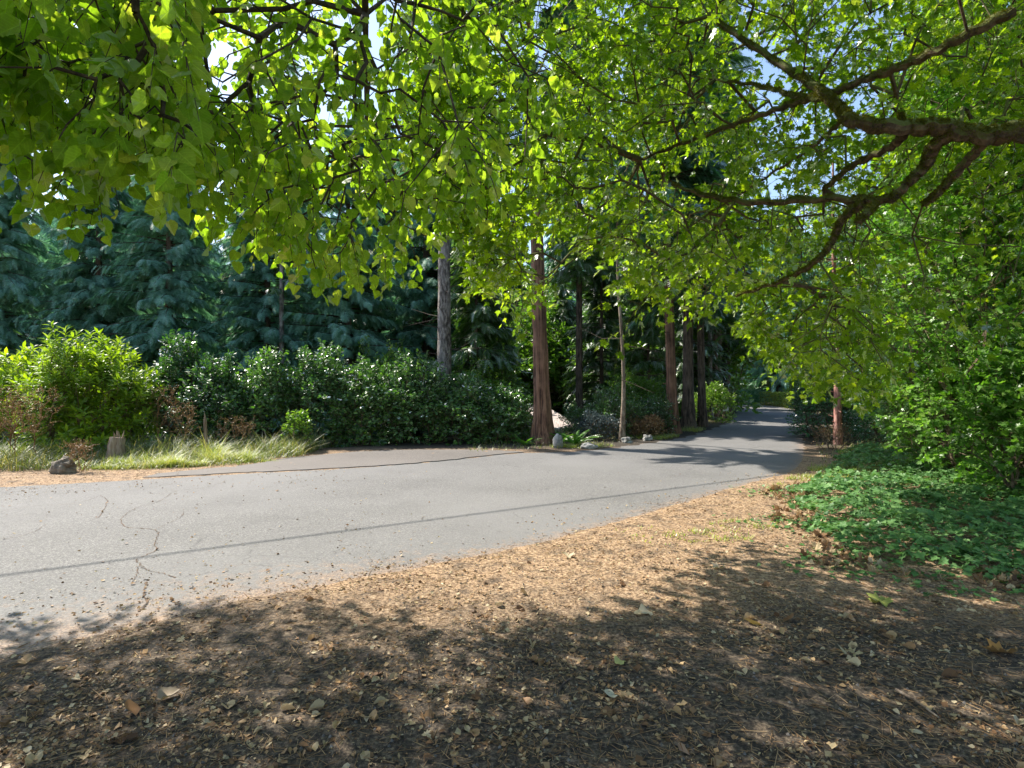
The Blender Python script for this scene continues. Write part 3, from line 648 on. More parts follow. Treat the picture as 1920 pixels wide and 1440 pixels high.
T = np.vstack([T[~gap & ~thin & shade_ok(T, 0.35)], more]); T = T[clear_of_limbs(T)]
ex = np.array([at(x, y, dd) for x, y, dd in ((1180, 600, 5.6), (1200, 570, 5.6), (1170, 560, 5.6), (1165, 620, 5.6), (1440, 690, 8.5), (1470, 680, 8.5), (1500, 690, 8.4), (1530, 700, 8.3), (930, 560, 5.0), (905, 545, 4.9), (980, 575, 5.0))])
up = np.stack([U(-1, 8, 800), U(0.5, 9.5, 800), U(5.5, 9.5, 800)], 1); hx, hy = up[:, 0]+SDX*(up[:, 2]-3), up[:, 1]+SDY*(up[:, 2]-3)
up = up[shade_ok(up) & ~((hx > 5.5) & (hy > 5.5) & (U(0, 1, len(up)) < 0.85))]
nr_ = np.stack([U(1.5, 6.5, 500), U(0, 4.5, 500), U(4.2, 6.5, 500)], 1); qx = nr_[:, 0]/np.maximum(nr_[:, 1], 0.3)*FPX+960; qy = 720-(nr_[:, 2]-EYE)/np.maximum(nr_[:, 1], 0.3)*FPX
nr_ = nr_[shade_ok(nr_) & ~((qx > 1150) & (qx < 1980) & (qy > 20) & (qy < 480) & (nr_[:, 1] > 0.6))]
T = np.vstack([T, ex, up, nr_])
P0, P1, r0, r1, D = grow(seeds, T, 0.14, 0.22, 0.0026, 0.42, 0.35)
segs(mb, rel(P0), rel(P1), r0, r1, 5)
hg = T[rng.integers(0, len(T), 420)]; hd = norm(N3(420, 0.35)+np.array([-0.25, 0, -1.0])); L_ = U(0.15, 0.5, 420)[:, None]; segs(mb, rel(hg), rel(hg+hd*L_), np.full(420, 0.003), np.full(420, 0.001), 3)
lf = MB(); D = norm(D*0.7+N3(len(D), 0.4)+np.array([-0.2, 0, -0.25]))
sprigs(lf, MPL(), rel(T), D, U(0.16, 0.32, len(T)), 6, 0.088, 0.6, 0.75, 0.55, mb, 0.25, 0.5, 0.0018)
mb.build("branches", M['bark_mossy'], root); lf.build("crown", M['maple'], root); moss.build("moss", M['moss'], root)

# ------------------------------------------------------------------ conifers
FR_CED = [T_frond(11, 0.42, 0.05, 0.35, 0.7) for _ in range(3)]
FR_CYP = [T_frond(13, 0.34, 0.032, 0.3, 0.9) for _ in range(4)]
FR_FIR = [T_frond(13, 0.28, 0.035, 0.25, 0.6) for _ in range(3)]
def conifer_crown(h0, h1, rmax, nl, fpl, fs, droop=0.35, hang=0.8, templ=FR_CED, shape=0.8, low_in=0.6, flt=None, org=(0, 0, 0), wood=None):
    """limbs spiralling up the trunk, each edged with flat drooping sprays"""
    mb = MB(); wood = wood or MB()
    z = h0+(h1-h0)*U(0, 1, nl)**1.05; q = (z-h0)/(h1-h0)
    az = np.arange(nl)*2.39996+rng.normal(0, 0.8, nl)
    L = rmax*(1-q)**shape*(low_in+(1-low_in)*np.minimum(1, q*6))*U(0.45, 1.15, nl)+0.25
    o = np.stack([np.cos(az), np.sin(az), np.zeros(nl)], 1); droop = droop*U(0.45, 1.5, nl)
    def pt(i, t): return np.stack([np.zeros(len(t)), np.zeros(len(t)), z[i]], 1)+o[i]*(L[i]*t)[:, None]+np.array([0, 0, 1.])*(L[i]*(0.12*t-droop[i]*t*t+0.08*t**4))[:, None]
    ar = np.arange(nl)
    for a, b in ((0, 0.33), (0.33, 0.66), (0.66, 0.95)):
        segs(wood, pt(ar, np.full(nl, a)), pt(ar, np.full(nl, b)), 0.012*L*(1.05-a)+0.003, 0.012*L*(1.05-b)+0.003, 4)
    i = np.repeat(ar, fpl); t = 0.12+0.88*np.tile((np.arange(fpl)+0.5)/fpl, nl)+rng.normal(0, 0.02, nl*fpl)
    P = pt(i, t); side = np.stack([-o[i][:, 1], o[i][:, 0], np.zeros(len(i))], 1)*np.where(np.arange(len(i)) % 2 == 0, 1, -1)[:, None]
    ax = norm(o[i]*0.75+side*U(0.2, 1.1, len(i))[:, None]*(1.1-t)[:, None]+np.array([0, 0, -hang])*U(0.3, 1.2, len(i))[:, None]+N3(len(i), 0.18))
    nr = norm(np.array([0, 0, 1.0])+o[i]*0.3+N3(len(i), 0.35))
    sz = fs*U(0.6, 1.25, len(i))*(0.75+0.4*np.sin(np.pi*np.clip(t, 0, 1)))
    if flt is not None:
        k = flt(P+ax*(sz*0.5)[:, None]+np.array(org)); P, ax, nr, sz = P[k], ax[k], nr[k], sz[k]
    w = rng.integers(0, len(templ), len(P))
    for j, T in enumerate(templ): place(mb, T, P[w == j], ax[w == j], nr[w == j], sz[w == j])
    return mb, wood
def trunk_mb(h, r0, lean=(0, 0), curve=0.0, m=20, rough=0.08, flute=0, fa=0.0, flare=0.75):
    n = 60; t = np.linspace(0, 1, n); zz = -0.3+(h+0.3)*t**1.5
    P = np.stack([lean[0]*zz+curve*np.sin(zz*0.9), lean[1]*zz, zz], 1)
    R = r0*(1-0.8*(zz/h))*(1+flare*np.exp(-np.maximum(zz, 0)*2.2))
    mb = MB(); tube(mb, P, np.maximum(R, 0.02), m, rough, flute, fa, nsc=8, flare=1.5)
    for j in range(9 if r0 > 0.1 else 0):                     # broken branch stubs
        i = int(U(12, 34)); a = U(0, 6.28); d = np.array([math.cos(a), math.sin(a), U(-0.2, 0.4)]); segs(mb, (P[i]+d*R[i]*0.8)[None], (P[i]+d*(R[i]+U(0.03, 0.16)))[None], [0.025], [0.012], 6)
    return mb

# the blue-green cypress screen on the left: three shapes, copied
cyp = []
spots = [(-18.0, 19.5, 14.6), (-14.9, 20.2, 13.0), (-12.0, 19.6, 12.8), (-9.0, 20.6, 13.4), (-6.2, 21.2, 13.0), (-21.5, 21.5, 13.5), (-10.6, 25.5, 17), (-3.6, 23.4, 14.5), (-16.0, 26, 16.5)]
labs = ["dense blue-green cypress at the far left edge, behind the yellow-green laurel", "blue-green cypress with a dark purple gap at its top, above the left laurel",
        "blue-green cypress with layered drooping sprays behind the tall laurel", "dark teal cypress behind the dry weeds and wooden post", "dark teal cypress behind the left end of the glossy shrubs, beside the thin pale trunk",
        "blue-green cypress reaching past the left edge of the photo", "tall cypress standing in the second row behind the dark teal ones", "grey-green cypress just left of the tall grey trunk", "tall cypress in the second row behind the left screen"]
for i, (x, y, h) in enumerate(spots):
    z0 = Hs(x, y)
    if i < 3:
        r = empty("cypress_tree", (x, y, z0), labs[i], "tree", "blue-green cypress trees on the left")
        mbw = trunk_mb(h+0.5, 0.2, m=10); mbw.build("trunk", M['bark_dark'], r, True)
        cr, wd = conifer_crown(0.2, h, 3.0, 400, 36, 0.42, 0.36, 0.75, FR_CYP, 0.6, 0.9)
        wd.build("branches", M['twig'], r); cr.build("crown", M['cypress'], r); cyp.append((r, h))
    else:
        b, hb = cyp[i % 3]; copy_tree(b, (x, y, z0), i*1.3, h/hb, labs[i])

# tall trees of the middle and right row; name, px, base py or depth, width px, bark, crown start, lean
def row_tree(name, X, Y, r0, h, bark, c0, rmax, label, cat="tree", crown='fir', lean=(0, 0), curve=0.0, flute=0, fa=0.0, nl=110, fs=0.6, flt=True, group=None, dead=0):
    z0 = Hs(X, Y); o = empty(name, (X, Y, z0), label, cat, group)
    trunk_mb(h, r0, lean, curve, 24 if r0 > 0.15 else 12, 0.07, flute, fa).build("trunk", M[bark], o, True)
    org = (X, Y, z0)
    cr, wd = conifer_crown(c0, h, rmax, nl, 20, fs, 0.3 if crown == 'fir' else 0.4, 0.6, FR_FIR if crown == 'fir' else FR_CED, 0.7, 0.7, far_ok if flt else None, org)
    if dead:                                                   # bare dead stubs under the crown
        n = dead; zz = U(1.5, c0+1, n); az = U(0, 6.28, n); L = U(0.4, 1.5, n); c = np.stack([lean[0]*zz, lean[1]*zz, zz], 1)
        dd = np.stack([np.cos(az), np.sin(az), U(-0.3, 0.35, n)], 1); e = c+dd*L[:, None]
        mid = (c+e)/2+N3(n, 0.05); segs(wd, c, mid, np.full(n, 0.012), np.full(n, 0.008), 4); segs(wd, mid, e+N3(n, 0.08), np.full(n, 0.008), np.full(n, 0.003), 4)
    wd.build("branches", M['twig'], o)
    if crown: cr.build("crown", M[crown], o)
    return o
def gxy(px, d): return (px-960)/FPX*d, d
T = row_tree
x, y = gxy(833, 16.5); T("fir_tree", x, y, 0.235, 16, 'bark_grey', 8, 2.2, "tall straight fir trunk with pale grey scaly bark rising out of the glossy shrubs", dead=26, nl=80, fs=0.6)
x, y = gxy(1019, 14.9); T("cedar_tree", x, y, 0.215, 15, 'bark_red', 7, 1.9, "thick reddish-brown cedar trunk with a fluted base beside the upright white boulder", crown='cedar', lean=(-0.032, 0), flute=7, fa=0.2, nl=70, fs=0.55, dead=14)
x, y = gxy(1086, 22); T("fir_tree", x, y, 0.15, 18, 'bark_dark', 6, 1.9, "slim brown trunk just right of the pale house roof", dead=30)
x, y = gxy(1128, 24); T("fir_tree", x, y, 0.09, 17, 'bark_dark', 8, 1.5, "thin dark trunk between the two brown trunks right of the roof", dead=20, nl=70)
x, y = gxy(1166, 15.6); T("slender_tree", x, y, 0.065, 8, 'bark_pale', 5.6, 1.3, "slender crooked pale trunk rising from the small rounded boulder", crown='cedar', lean=(-0.012, 0), curve=0.07, nl=30, fs=0.4, dead=6)
x, y = gxy(1262, 18.2); T("cedar_tree", x, y, 0.17, 18, 'bark_red', 5.0, 2.0, "leaning brown cedar trunk with a bare scar, leftmost of the trunks along the bend", crown='cedar', lean=(-0.03, 0), flute=5, fa=0.1, dead=14)
x, y = gxy(1290, 19.6); T("cedar_tree", x, y, 0.19, 20, 'bark_dark', 4.2, 2.2, "thick dark trunk at the road bend with teal sprays hanging in front of it", crown='cedar', lean=(0.0, 0), flute=6, fa=0.1, dead=12, nl=150)
x, y = gxy(1317, 21); T("fir_tree", x, y, 0.15, 20, 'bark_dark', 5, 2.4, "nearly black leaning trunk just right of the thick one at the road bend", lean=(-0.02, 0), dead=20)
x, y = gxy(1331, 26); T("fir_tree", x, y, 0.12, 20, 'bark_grey', 4.5, 2.0, "pale thin trunk half hidden behind the black leaning trunk", dead=24)
x, y = gxy(1341, 27); T("fir_tree", x, y, 0.14, 20, 'bark_red', 4.5, 2.2, "brown trunk above the sunlit bush by the white mailbox", dead=24)
x, y = gxy(1349, 29); T("fir_tree", x, y, 0.12, 20, 'bark_pale', 4, 2.4, "light brown trunk second to the right above the bush by the mailbox", dead=24)
x, y = gxy(1362, 30); T("fir_tree", x, y, 0.2, 20, 'bark_dark', 3.2, 3.0, "last dark trunk before the road runs out of sight", dead=30, nl=170)
x, y = gxy(528, 19.5); T("fir_tree", x, y, 0.11, 15, 'bark_grey', 6.5, 1.2, "thin pale trunk standing between the teal cypress trees on the left", nl=40, fs=0.45)
# trees of the wood behind: shapes shared
bgs = []
for k, (crown, c0, rm, nl) in enumerate((('fir', 4.0, 3.0, 170), ('cedar', 3.5, 2.8, 170), ('fir', 7.0, 2.6, 120))):
    o = row_tree("woodland_conifer", -9+k*9, 37+k*4, 0.22, 17+2*k, 'bark_dark', c0, rm, "conifer in the dim wood behind the roadside trees", crown=crown, flt=False, nl=nl, fs=0.7, dead=30, group="conifers of the wood behind the roadside trees")
    bgs.append(o)
wood = [(-21, 30, 1), (-13.5, 29, 0), (-6.6, 27.5, 1), (-25, 24, 1), (-1.6, 23.5, 2), (-4.4, 28, 2), (7.8, 30, 2), (-7, 32, 1), (10, 38, 0), (4.5, 42, 1), (-12, 33, 0), (-19, 30, 1), (-26, 27, 0), (-24, 36, 2), (-4, 40, 1), (13, 46, 0), (9, 50, 1),
        (19, 52, 1), (24, 50, 1), (22, 58, 0), (29, 55, 1), (16, 58, 0), (27, 46, 1), (33, 50, 0), (-16, 42, 0), (-8, 46, 1), (0, 50, 0), (5, 58, 1), (38, 46, 1), (-30, 46, 0), (-34, 34, 1), (12.2, 57, 1),
        (24.5, 36, 1), (29, 38, 0), (27, 30, 1), (34, 34, 0), (21, 43, 1)]
for i, (x, y, k) in enumerate(wood):
    lab = "conifer in the dim wood behind the roadside trees" if x < 12 else "blue-green conifer closing the view beyond the end of the road"
    c = copy_tree(bgs[k] if x < 12 else cyp[k][0], (x+U(-0.6, 0.6), y, Hs(x, y)), U(0, 6), U(0.8, 1.1) if x < 12 else U(1.0, 1.4), lab)
    if x >= 12: c.name = 'far_conifer'
    if x >= 12: c["group"] = "conifers beyond the end of the road"

yc = row_tree("young_conifer", 3.9, 24.5, 0.09, 8.5, 'bark_dark', 0.5, 1.7, "young conifer with low boughs between the slim brown trunks right of the house", crown='fir', flt=False, nl=190, fs=0.5)
yl = ["young conifer with low boughs just left of the leaning brown cedar trunk", "young conifer behind the slender crooked trunk", "young conifer between the tall grey and the thick reddish trunk", "young conifer behind the house roof", "young conifer behind and right of the house", "young conifer behind the thick dark trunk at the bend", "young conifer right of the tall grey trunk, behind the glossy shrubs", "young conifer in the wood behind the leaning black trunk"]
for i, (x, y) in enumerate(((5.5, 22.6), (4.6, 28.5), (-1.3, 20.3), (0.4, 35), (3.1, 34.5), (8.3, 26.5), (-0.6, 24.5), (10.4, 31.5))):
    copy_tree(yc, (x, y, Hs(x, y)), i*1.9, U(0.85, 1.15), yl[i])
# ------------------------------------------------------------------ shrubs
def lumpy(n, rx, ry, h, base=0.1, hollow=0.45):
    """points through the outer part of an uneven bush, denser at its surface"""
    d = norm(N3(n)); d[:, 2] = np.abs(d[:, 2])*1.0-0.25*(U(0, 1, n) < 0.3)
    r = (hollow+(1-hollow)*U(0, 1, n)**0.6)
    sd = U(0, 20)
    lump = 1+0.16*np.sin(d[:, 0]*5+sd)+0.14*np.sin(d[:, 1]*6+sd*2)+0.12*np.sin(d[:, 2]*8+d[:, 0]*4+sd)
    P = d*(r*lump)[:, None]*np.array([rx, ry, h*0.58]); P[:, 2] += h*0.42+base
    m = n//4; a = U(0, 6.28, m); rr = U(0.55, 1.0, m); P = np.vstack([P, np.stack([np.cos(a)*rr*rx, np.sin(a)*rr*ry, h*U(0.05, 0.45, m)], 1)])
    return P[P[:, 2] > 0.04]
def bush(name, X, Y, rx, ry, h, mat, label, cat="shrub", T=None, n=700, k=7, size=0.06, L=0.2, group=None, shoots=14, upr=0.35, tilt=0.7, up=0.7, stems=5, droop=0.15, stemmat='stem', hollow=0.45, z0=None, axis_droop=0.2):
    z0 = Hs(X, Y) if z0 is None else z0
    o = empty(name, (X, Y, z0), label, cat, group)
    P = lumpy(n, rx, ry, h, hollow=hollow)
    if shoots:                                                     # long upright shoots break the outline
        a = U(0, 6.28, shoots); rr = U(0.1, 0.75, shoots); bx = np.stack([np.cos(a)*rr*rx, np.sin(a)*rr*ry, np.full(shoots, h*0.84)*U(0.85, 1.1, shoots)], 1)
        ts = np.concatenate([bx+np.array([0, 0, h*0.05*j])+N3(shoots, 0.02) for j in range(0, 7)]); P = np.vstack([P, ts])
    sd = [(U(-0.25, 0.25)*rx, U(-0.25, 0.25)*ry, -0.05) for _ in range(stems)]
    P0, P1, r0, r1, D = grow(sd, P, 0.15, 0.5, 0.0022, 0.42, 0.3)
    st = MB(); segs(st, P0, P1, r0, r1, 4)
    c = np.array([0, 0, h*0.3]); out = norm(P-c)
    D = norm(D*0.4+out*0.6+np.array([0, 0, upr])+N3(len(P), 0.25))
    lf = MB(); sprigs(lf, T or T_oval(), P, D, U(0.6, 1.2, len(P))*L, k, size, axis_droop, up, tilt, st, droop, 0.2, 0.0016)
    st.build("stems", M[stemmat], o); lf.build("foliage", M[mat], o)
    return o
TO = T_oval(0.26, 0.12); TD = T_diamond(0.3); TI = T_ivy(); TL = T_lance()

def rosette_bush(name, X, Y, rx, ry, h, label, n=420, k=11, size=0.17, mat='laurel'):
    z0 = Hs(X, Y); o = empty(name, (X, Y, z0), label, "shrub", "yellow-green laurel shrubs on the left")
    P = lumpy(n, rx, ry, h, hollow=0.5)
    a = U(0, 6.28, 40); rr = U(0, 1, 40)**0.6; P = np.vstack([P, np.stack([np.cos(a)*rr*rx, np.sin(a)*rr*ry, h*(1.0-0.28*rr**2)*U(0.85, 1.1, 40)], 1)])
    sd = [(U(-0.2, 0.2)*rx, U(-0.2, 0.2)*ry, -0.05) for _ in range(6)]
    P0, P1, r0, r1, D = grow(sd, P, 0.12, 0.5, 0.004, 0.42, 0.35)
    st = MB(); segs(st, P0, P1, r0, r1, 5)
    D = norm(norm(P-np.array([0, 0, h*0.2]))*0.8+np.array([0, 0, 0.8])+N3(len(P), 0.2))
    m = len(P); u = norm(np.cross(D, N3(m))); v = np.cross(D, u); lf = MB()
    for j in range(k):
        ph = j*2.4+U(0, 0.4); lay = j/k
        ax = norm((u*math.cos(ph)+v*math.sin(ph))*(1.0-0.45*lay)+D*(0.15+0.9*lay)+N3(m, 0.12))
        place(lf, TL, P+D*(0.22*lay-0.02), ax, norm(D-ax*np.sum(D*ax, 1, keepdims=True)+N3(m, 0.15)), size*U(0.75, 1.15, m))
    segs(st, P-D*0.15, P+D*0.2, np.full(m, 0.004), np.full(m, 0.002), 4)
    st.build("stems", M['stem'], o); lf.build("foliage", M[mat], o); return o
rosette_bush("laurel_shrub", -9.75, 12.9, 1.3, 1.1, 2.45, "tall yellow-green laurel with long glossy leaves, in front of the blue-green cypress", 560, size=0.2)
rosette_bush("laurel_shrub", -12.3, 13.8, 1.25, 1.2, 2.55, "second laurel, cut by the left edge of the photo above the dry brown weeds", 420, size=0.2)
rosette_bush("laurel_shrub", -11.2, 15.1, 0.9, 0.8, 1.7, "laurel in shade between and behind the two bright ones", 320)
# glossy hedge-like shrubs behind the driveway
sh = [(338, 14.3, 0.8, 2.35, "glossy dark green shrub at the left end of the row, with one tall leafy spire"),
      (415, 14.0, 0.8, 1.85, "glossy shrub with a yellowing shoot, second from the left end of the row"),
      (510, 14.5, 1.0, 2.1, "full glossy shrub above the patch of bright grass at the driveway"),
      (600, 14.8, 0.9, 2.2, "tall glossy shrub in the middle of the row behind the driveway"),
      (690, 14.9, 0.95, 1.9, "silvery glinting glossy shrub left of the tall grey trunk"),
      (775, 15.0, 0.9, 2.05, "glossy shrub whose shoots stand against the foot of the tall grey trunk"),
      (860, 15.2, 0.95, 1.6, "glossy shrub just right of the tall grey trunk"),
      (935, 15.4, 0.8, 1.35, "lower glossy shrub left of the thick reddish trunk")]
for px, d, r, h, lb in sh:
    x, y = gxy(px, d+0.3); bush("glossy_shrub", x, y, r, 0.95, h, 'shrub', lb, T=TO, n=620, k=9, size=0.115, L=0.26, group="glossy green shrubs behind the driveway", shoots=12, z0=-0.25*(y-13.5)*0.3)
x, y = gxy(560, 13.2); bush("broadleaf_seedling", x-0.1, y+0.1, 0.35, 0.3, 0.75, 'under', "small pale broad-leaved plant at the foot of the glossy shrubs", "plant", T=TO, n=60, k=6, size=0.1, L=0.15, shoots=3)
# thicket wall on the right
TH = [(7.6, 8.3, 1.6, 8.6, "tall leafy thicket filling the right edge above the ivy"), (9.1, 10.6, 1.8, 9.5, "tall leafy thicket behind the one at the right edge"),
      (10.8, 13.4, 1.9, 10.2, "tall leafy thicket right of the reddish trunk"), (12.4, 16.4, 2.0, 10.5, "tall leafy thicket behind the reddish trunk"),
      (14.3, 20.0, 2.1, 10, "tall leafy thicket farthest along the right side of the road")]
for x, y, r, h, lb in TH:
    near = y < 12
    bush("thicket_tree", x, y, r, r, h, 'wallleaf', lb, "tree", T=(TI if near else TO), n=4200 if near else 3200, k=9, size=0.075 if near else 0.09, L=0.28, group="leafy thicket trees along the right side", shoots=10, stems=4, hollow=0.5, droop=0.3)
for x, y, r, h, mat, lb in ((6.95, 7.1, 0.9, 1.9, 'wallleaf', "low dark leafy shrub over the back of the ivy at the right edge"),
                            (7.6, 9.2, 1.0, 2.4, 'wallleaf', "low leafy shrub with bare pale twigs at its foot, behind the ivy"),
                            (9.3, 12.2, 1.0, 2.2, 'under', "low yellow-green shrub behind the strip of dry grass on the right"),
                            (9.25, 16.6, 0.85, 1.9, 'teal', "low dark teal shrub between the road edge and the reddish trunk"),
                            (9.9, 14.4, 0.8, 1.5, 'teal', "low teal shrub just right of the reddish trunk"),
                            (10.6, 18.6, 1.0, 2.4, 'teal', "rounded teal shrub behind the reddish trunk by the road")):
    bush("roadside_shrub", x, y, r, r, h, mat, lb, T=TI if mat == 'wallleaf' else TO, n=1100, k=8, size=0.08, L=0.22, group="low shrubs on the right of the road", shoots=6)
# dry brown bramble by the reddish trunk
bush("dry_bramble", 7.75, 13.6, 0.4, 0.5, 0.42, 'dry', "dry brown bramble at the road edge below the reddish trunk", "bramble", T=TD, n=160, k=4, size=0.03, L=0.2, shoots=4, stemmat='stem')
# reddish trunk on the right
x, y = gxy(1571, 14.6); zb = Hs(x, y)
o = empty("red_barked_tree", (x, y, zb), "straight reddish trunk lit by the sun beside the road on the right", "tree")
trunk_mb(7.5, 0.105, (-0.018, 0), 0.02, 14, 0.07, 0, 0, 0.15).build("trunk", M['bark_madrone'], o, True)
P = lumpy(900, 1.5, 1.5, 4.2)+np.array([0, 0, 3.0]); P = P[P[:, 2] > 3.4]
P0, P1, r0, r1, D = grow([(0, 0, 2.6+0.25*j) for j in range(16)], P, 0.14, 0.3, 0.003, 0.42, 0.4); mb = MB(); segs(mb, P0, P1, r0, r1, 4)
lf = MB(); sprigs(lf, TO, P, norm(D+N3(len(P), 0.4)), U(0.15, 0.3, len(P)), 7, 0.08, 0.4, 0.7, 0.6, mb)
mb.build("branches", M['stem'], o); lf.build("crown", M['under'], o)
# far end: clipped hedge and round bushes
def hedge(name, pts, w, h, mat, label, n):
    P = smooth_line(np.c_[pts, np.zeros(len(pts))], 40); o = empty(name, (P[0][0], P[0][1], 0), label, "hedge")
    i = rng.integers(0, 39, n); f = U(0, 1, n)[:, None]; c = P[i]*(1-f)+P[i+1]*f; t = norm(P[i+1]-P[i]); s = np.stack([-t[:, 1], t[:, 0], t[:, 2]*0], 1)
    a = U(0, 1, n); topf = a < 0.35; sd = np.where(U(0, 1, n) < 0.5, -1.0, 1.0)
    off = np.where(topf, U(-1, 1, n), sd)*w/2; z = np.where(topf, h, U(0.02, h, n)); c = c+s*off[:, None]; c[:, 2] = z
    nrm = norm(np.where(topf[:, None], np.array([[0, 0, 1.]]), s*sd[:, None])+N3(n, 0.35)); c += nrm*U(-0.12, 0.03, n)[:, None]
    mb = MB(); place(mb, TO, c-P[0], norm(N3(n)+nrm*0.6), nrm, U(0.05, 0.09, n)); mb.build("foliage", M[mat], o)
    st = MB(); k = 30; q = P[rng.integers(0, 40, k)]-P[0]; segs(st, q+np.array([0, 0, -0.05]), q+np.array([0, 0, h*0.8])+N3(k, 0.08)*np.array([1, 1, 0]), np.full(k, 0.02), np.full(k, 0.008), 4)
    core = MB(); m = 40
    for j in range(m-1):
        pass
    st.build("stems", M['stem'], o); return o
hedge("clipped_hedge", [(13.6, 44.0), (16.0, 43.5), (18.6, 42.0)], 1.0, 1.15, 'teal', "low clipped teal hedge where the road turns out of sight", 9000)
hedge("clipped_hedge", [(18.9, 41.8), (18.9, 38.4), (18.0, 35.0)], 0.9, 1.0, 'grass', "sunlit yellowish end of the clipped hedge beside the round bush", 6000)  # same hedge, its sunlit side painted in with a yellower leaf colour
bush("round_shrub", 17.6, 33.2, 1.2, 1.2, 2.1, 'under', "bright round shrub at the end of the clipped hedge", T=TO, n=900, k=8, size=0.1, L=0.2, shoots=5)
bush("mounded_shrub", 17.5, 46, 2.6, 1.4, 2.1, 'teal', "pale green mounded shrub behind the clipped hedge", T=TO, n=1100, k=8, size=0.11, L=0.25, shoots=5)
bush("mailbox_shrub", *gxy(1337, 23.5), 0.85, 0.8, 1.35, 'under', "sunlit shrub beside the white mailbox", T=TO, n=500, k=8, size=0.085, L=0.2, shoots=5)
bush("fallow_shrub", 12.4, 33.5, 0.9, 1.2, 2.2, 'under', "light green shrub closing the left side of the road's end", T=TO, n=600, k=8, size=0.1, L=0.2, shoots=5)
# understory behind the trunks
us = [(-4.5, 19, 1.6, 3.2), (-1.0, 19.5, 1.4, 2.8), (-0.5, 21.0, 1.0, 2.4), (4.4, 19.9, 1.0, 1.7), (5.0, 24.2, 1.0, 2.0), (6.6, 28.5, 1.4, 3.0), (0.6, 35.5, 2.2, 8), (8.2, 29, 1.7, 3.4), (5.0, 31, 2.0, 3.6), (-2.4, 29, 2, 5.2), (9.8, 31.5, 2.0, 5.5), (-7, 25.5, 1.8, 4), (10.9, 38, 2, 5), (7.5, 34, 2.2, 6.5), (2.2, 34, 2.2, 7)]
ul = {4: "leafy shrub between the slim brown trunk and the slender crooked one, low down", 5: "leafy shrub deep in the wood right of the slender crooked trunk", 6: "tall leafy shrub far behind the thick reddish trunk",
      7: "leafy shrub behind the leaning brown cedar trunk", 8: "leafy shrub behind the thin dark trunk", 9: "tall leafy shrub right of the tall grey trunk, far back", 10: "tall leafy shrub behind the thick dark trunk at the bend",
      11: "leafy shrub behind the glossy row, halfway between the laurel and the grey trunk", 12: "leafy shrub farthest back behind the leaning cedar", 13: "tallest leafy shrub, far behind the slender crooked trunk", 14: "tall leafy shrub behind the house roof"}
ub = []
for i, (x, y, r, h) in enumerate(us):
    lb = "leafy shrub in dappled light deep between the trunks" if y > 22 else ["leafy shrub in the shade left of the tall grey trunk", "leafy shrub in the shade right of the tall grey trunk", "leafy shrub left of the thick reddish trunk, behind the glossy ones", "dark leafy shrub behind the slender crooked trunk"][i]
    g = "understory shrubs between the trunks"
    lb = ul.get(i, lb)
    if i < 5: ub.append((bush("understory_shrub", x, y, r, r, h, 'under', lb, T=TO, n=900, k=8, size=0.1, L=0.28, group=g, shoots=6, hollow=0.3, droop=0.3), h))
    else:
        b, hb = ub[i % 3+2]; c = copy_tree(b, (x, y, Hs(x, y)), i*1.1, h/hb, lb)
# low shrubs along the foot of the trunks
for px, d, r, h, mat, lb in ((1092, 17.5, 0.6, 0.75, 'shrub', "low dark shrub below the house roof with brownish leaves"), (1150, 17.2, 0.8, 1.25, 'shrub', "low dark shrub left of the slender crooked trunk"),
                             (1215, 17.8, 0.8, 0.95, 'shrub', "low dark shrub between the slender trunk and the leaning cedar"), (1278, 20.5, 0.4, 0.6, 'under', "small green shrub between the leaning cedar and the thick dark trunk"),
                             (1120, 16.0, 0.6, 0.6, 'grey_leaf', "low silvery grey plant right of the fern"), (1215, 16.8, 0.45, 0.4, 'dry', "low brownish twiggy plant behind the rounded boulder")):
    x, y = gxy(px, d); bush("low_shrub", x, y, r, r*0.8, h, mat, lb, T=TO if mat != 'grey_leaf' else TL, n=380, k=7, size=0.07, L=0.18, group="low plants along the foot of the trunks", shoots=4)

# far wood: everything beyond reads as one mass of leaves
n = 90000
a = U(-1.15, 1.15, n)**1; rad = U(60, 74, n); X = np.sin(a)*rad; Y = np.cos(a)*rad; Zt = 15+4*vnoise(X, Y, 0.16)+2*vnoise(X, Y, 0.6, 3); Z = -3.5+(Zt+3.5)*U(0, 1, n)**0.9
mb = MB(); w = rng.integers(0, 3, n)
P = np.stack([X, Y, Z], 1); ax = norm(N3(n, 0.6)+np.array([0, -0.3, -0.7])); nr = norm(N3(n, 0.5)+np.array([0, -0.7, 0.6]))
for j in range(3):
    k = w == j; place(mb, T_frond(5, 0.5, 0.1, 0.3, 0.7), P[k], ax[k], nr[k], U(0.9, 1.9, k.sum()))
tag(mb.build("woods", M['cypress']), "far wooded slope closing the view behind all the trees", None, None, "stuff")

# ------------------------------------------------------------------ house below the road, shed, mailbox
def box(mb, x0, x1, y0, y1, z0, z1):
    V = [(x, y, z) for z in (z0, z1) for y in (y0, y1) for x in (x0, x1)]
    mb.add(V, [(0, 2, 3, 1), (4, 5, 7, 6), (0, 1, 5, 4), (2, 6, 7, 3), (0, 4, 6, 2), (1, 3, 7, 5)])
hz = -3.3
house = empty("house", (0.2, 29.5, hz), "low house with a pale tiled roof glimpsed right of the thick reddish trunk", "house")
mb = MB(); box(mb, -4.4, 2.7, -1.8, 2.8, -0.3, 2.85); mb.build("wall", M['wall_blue'], house)
e = [(-4.9, -2.3, 2.8), (3.2, -2.3, 2.8), (3.2, 3.3, 2.8), (-4.9, 3.3, 2.8), (-2.6, 0.5, 3.72), (1.6, 0.5, 3.72)]
mb = MB(); mb.add(e, [(0, 1, 5, 4), (2, 3, 4, 5)]); mb.add(e, [(1, 2, 5), (3, 0, 4)])
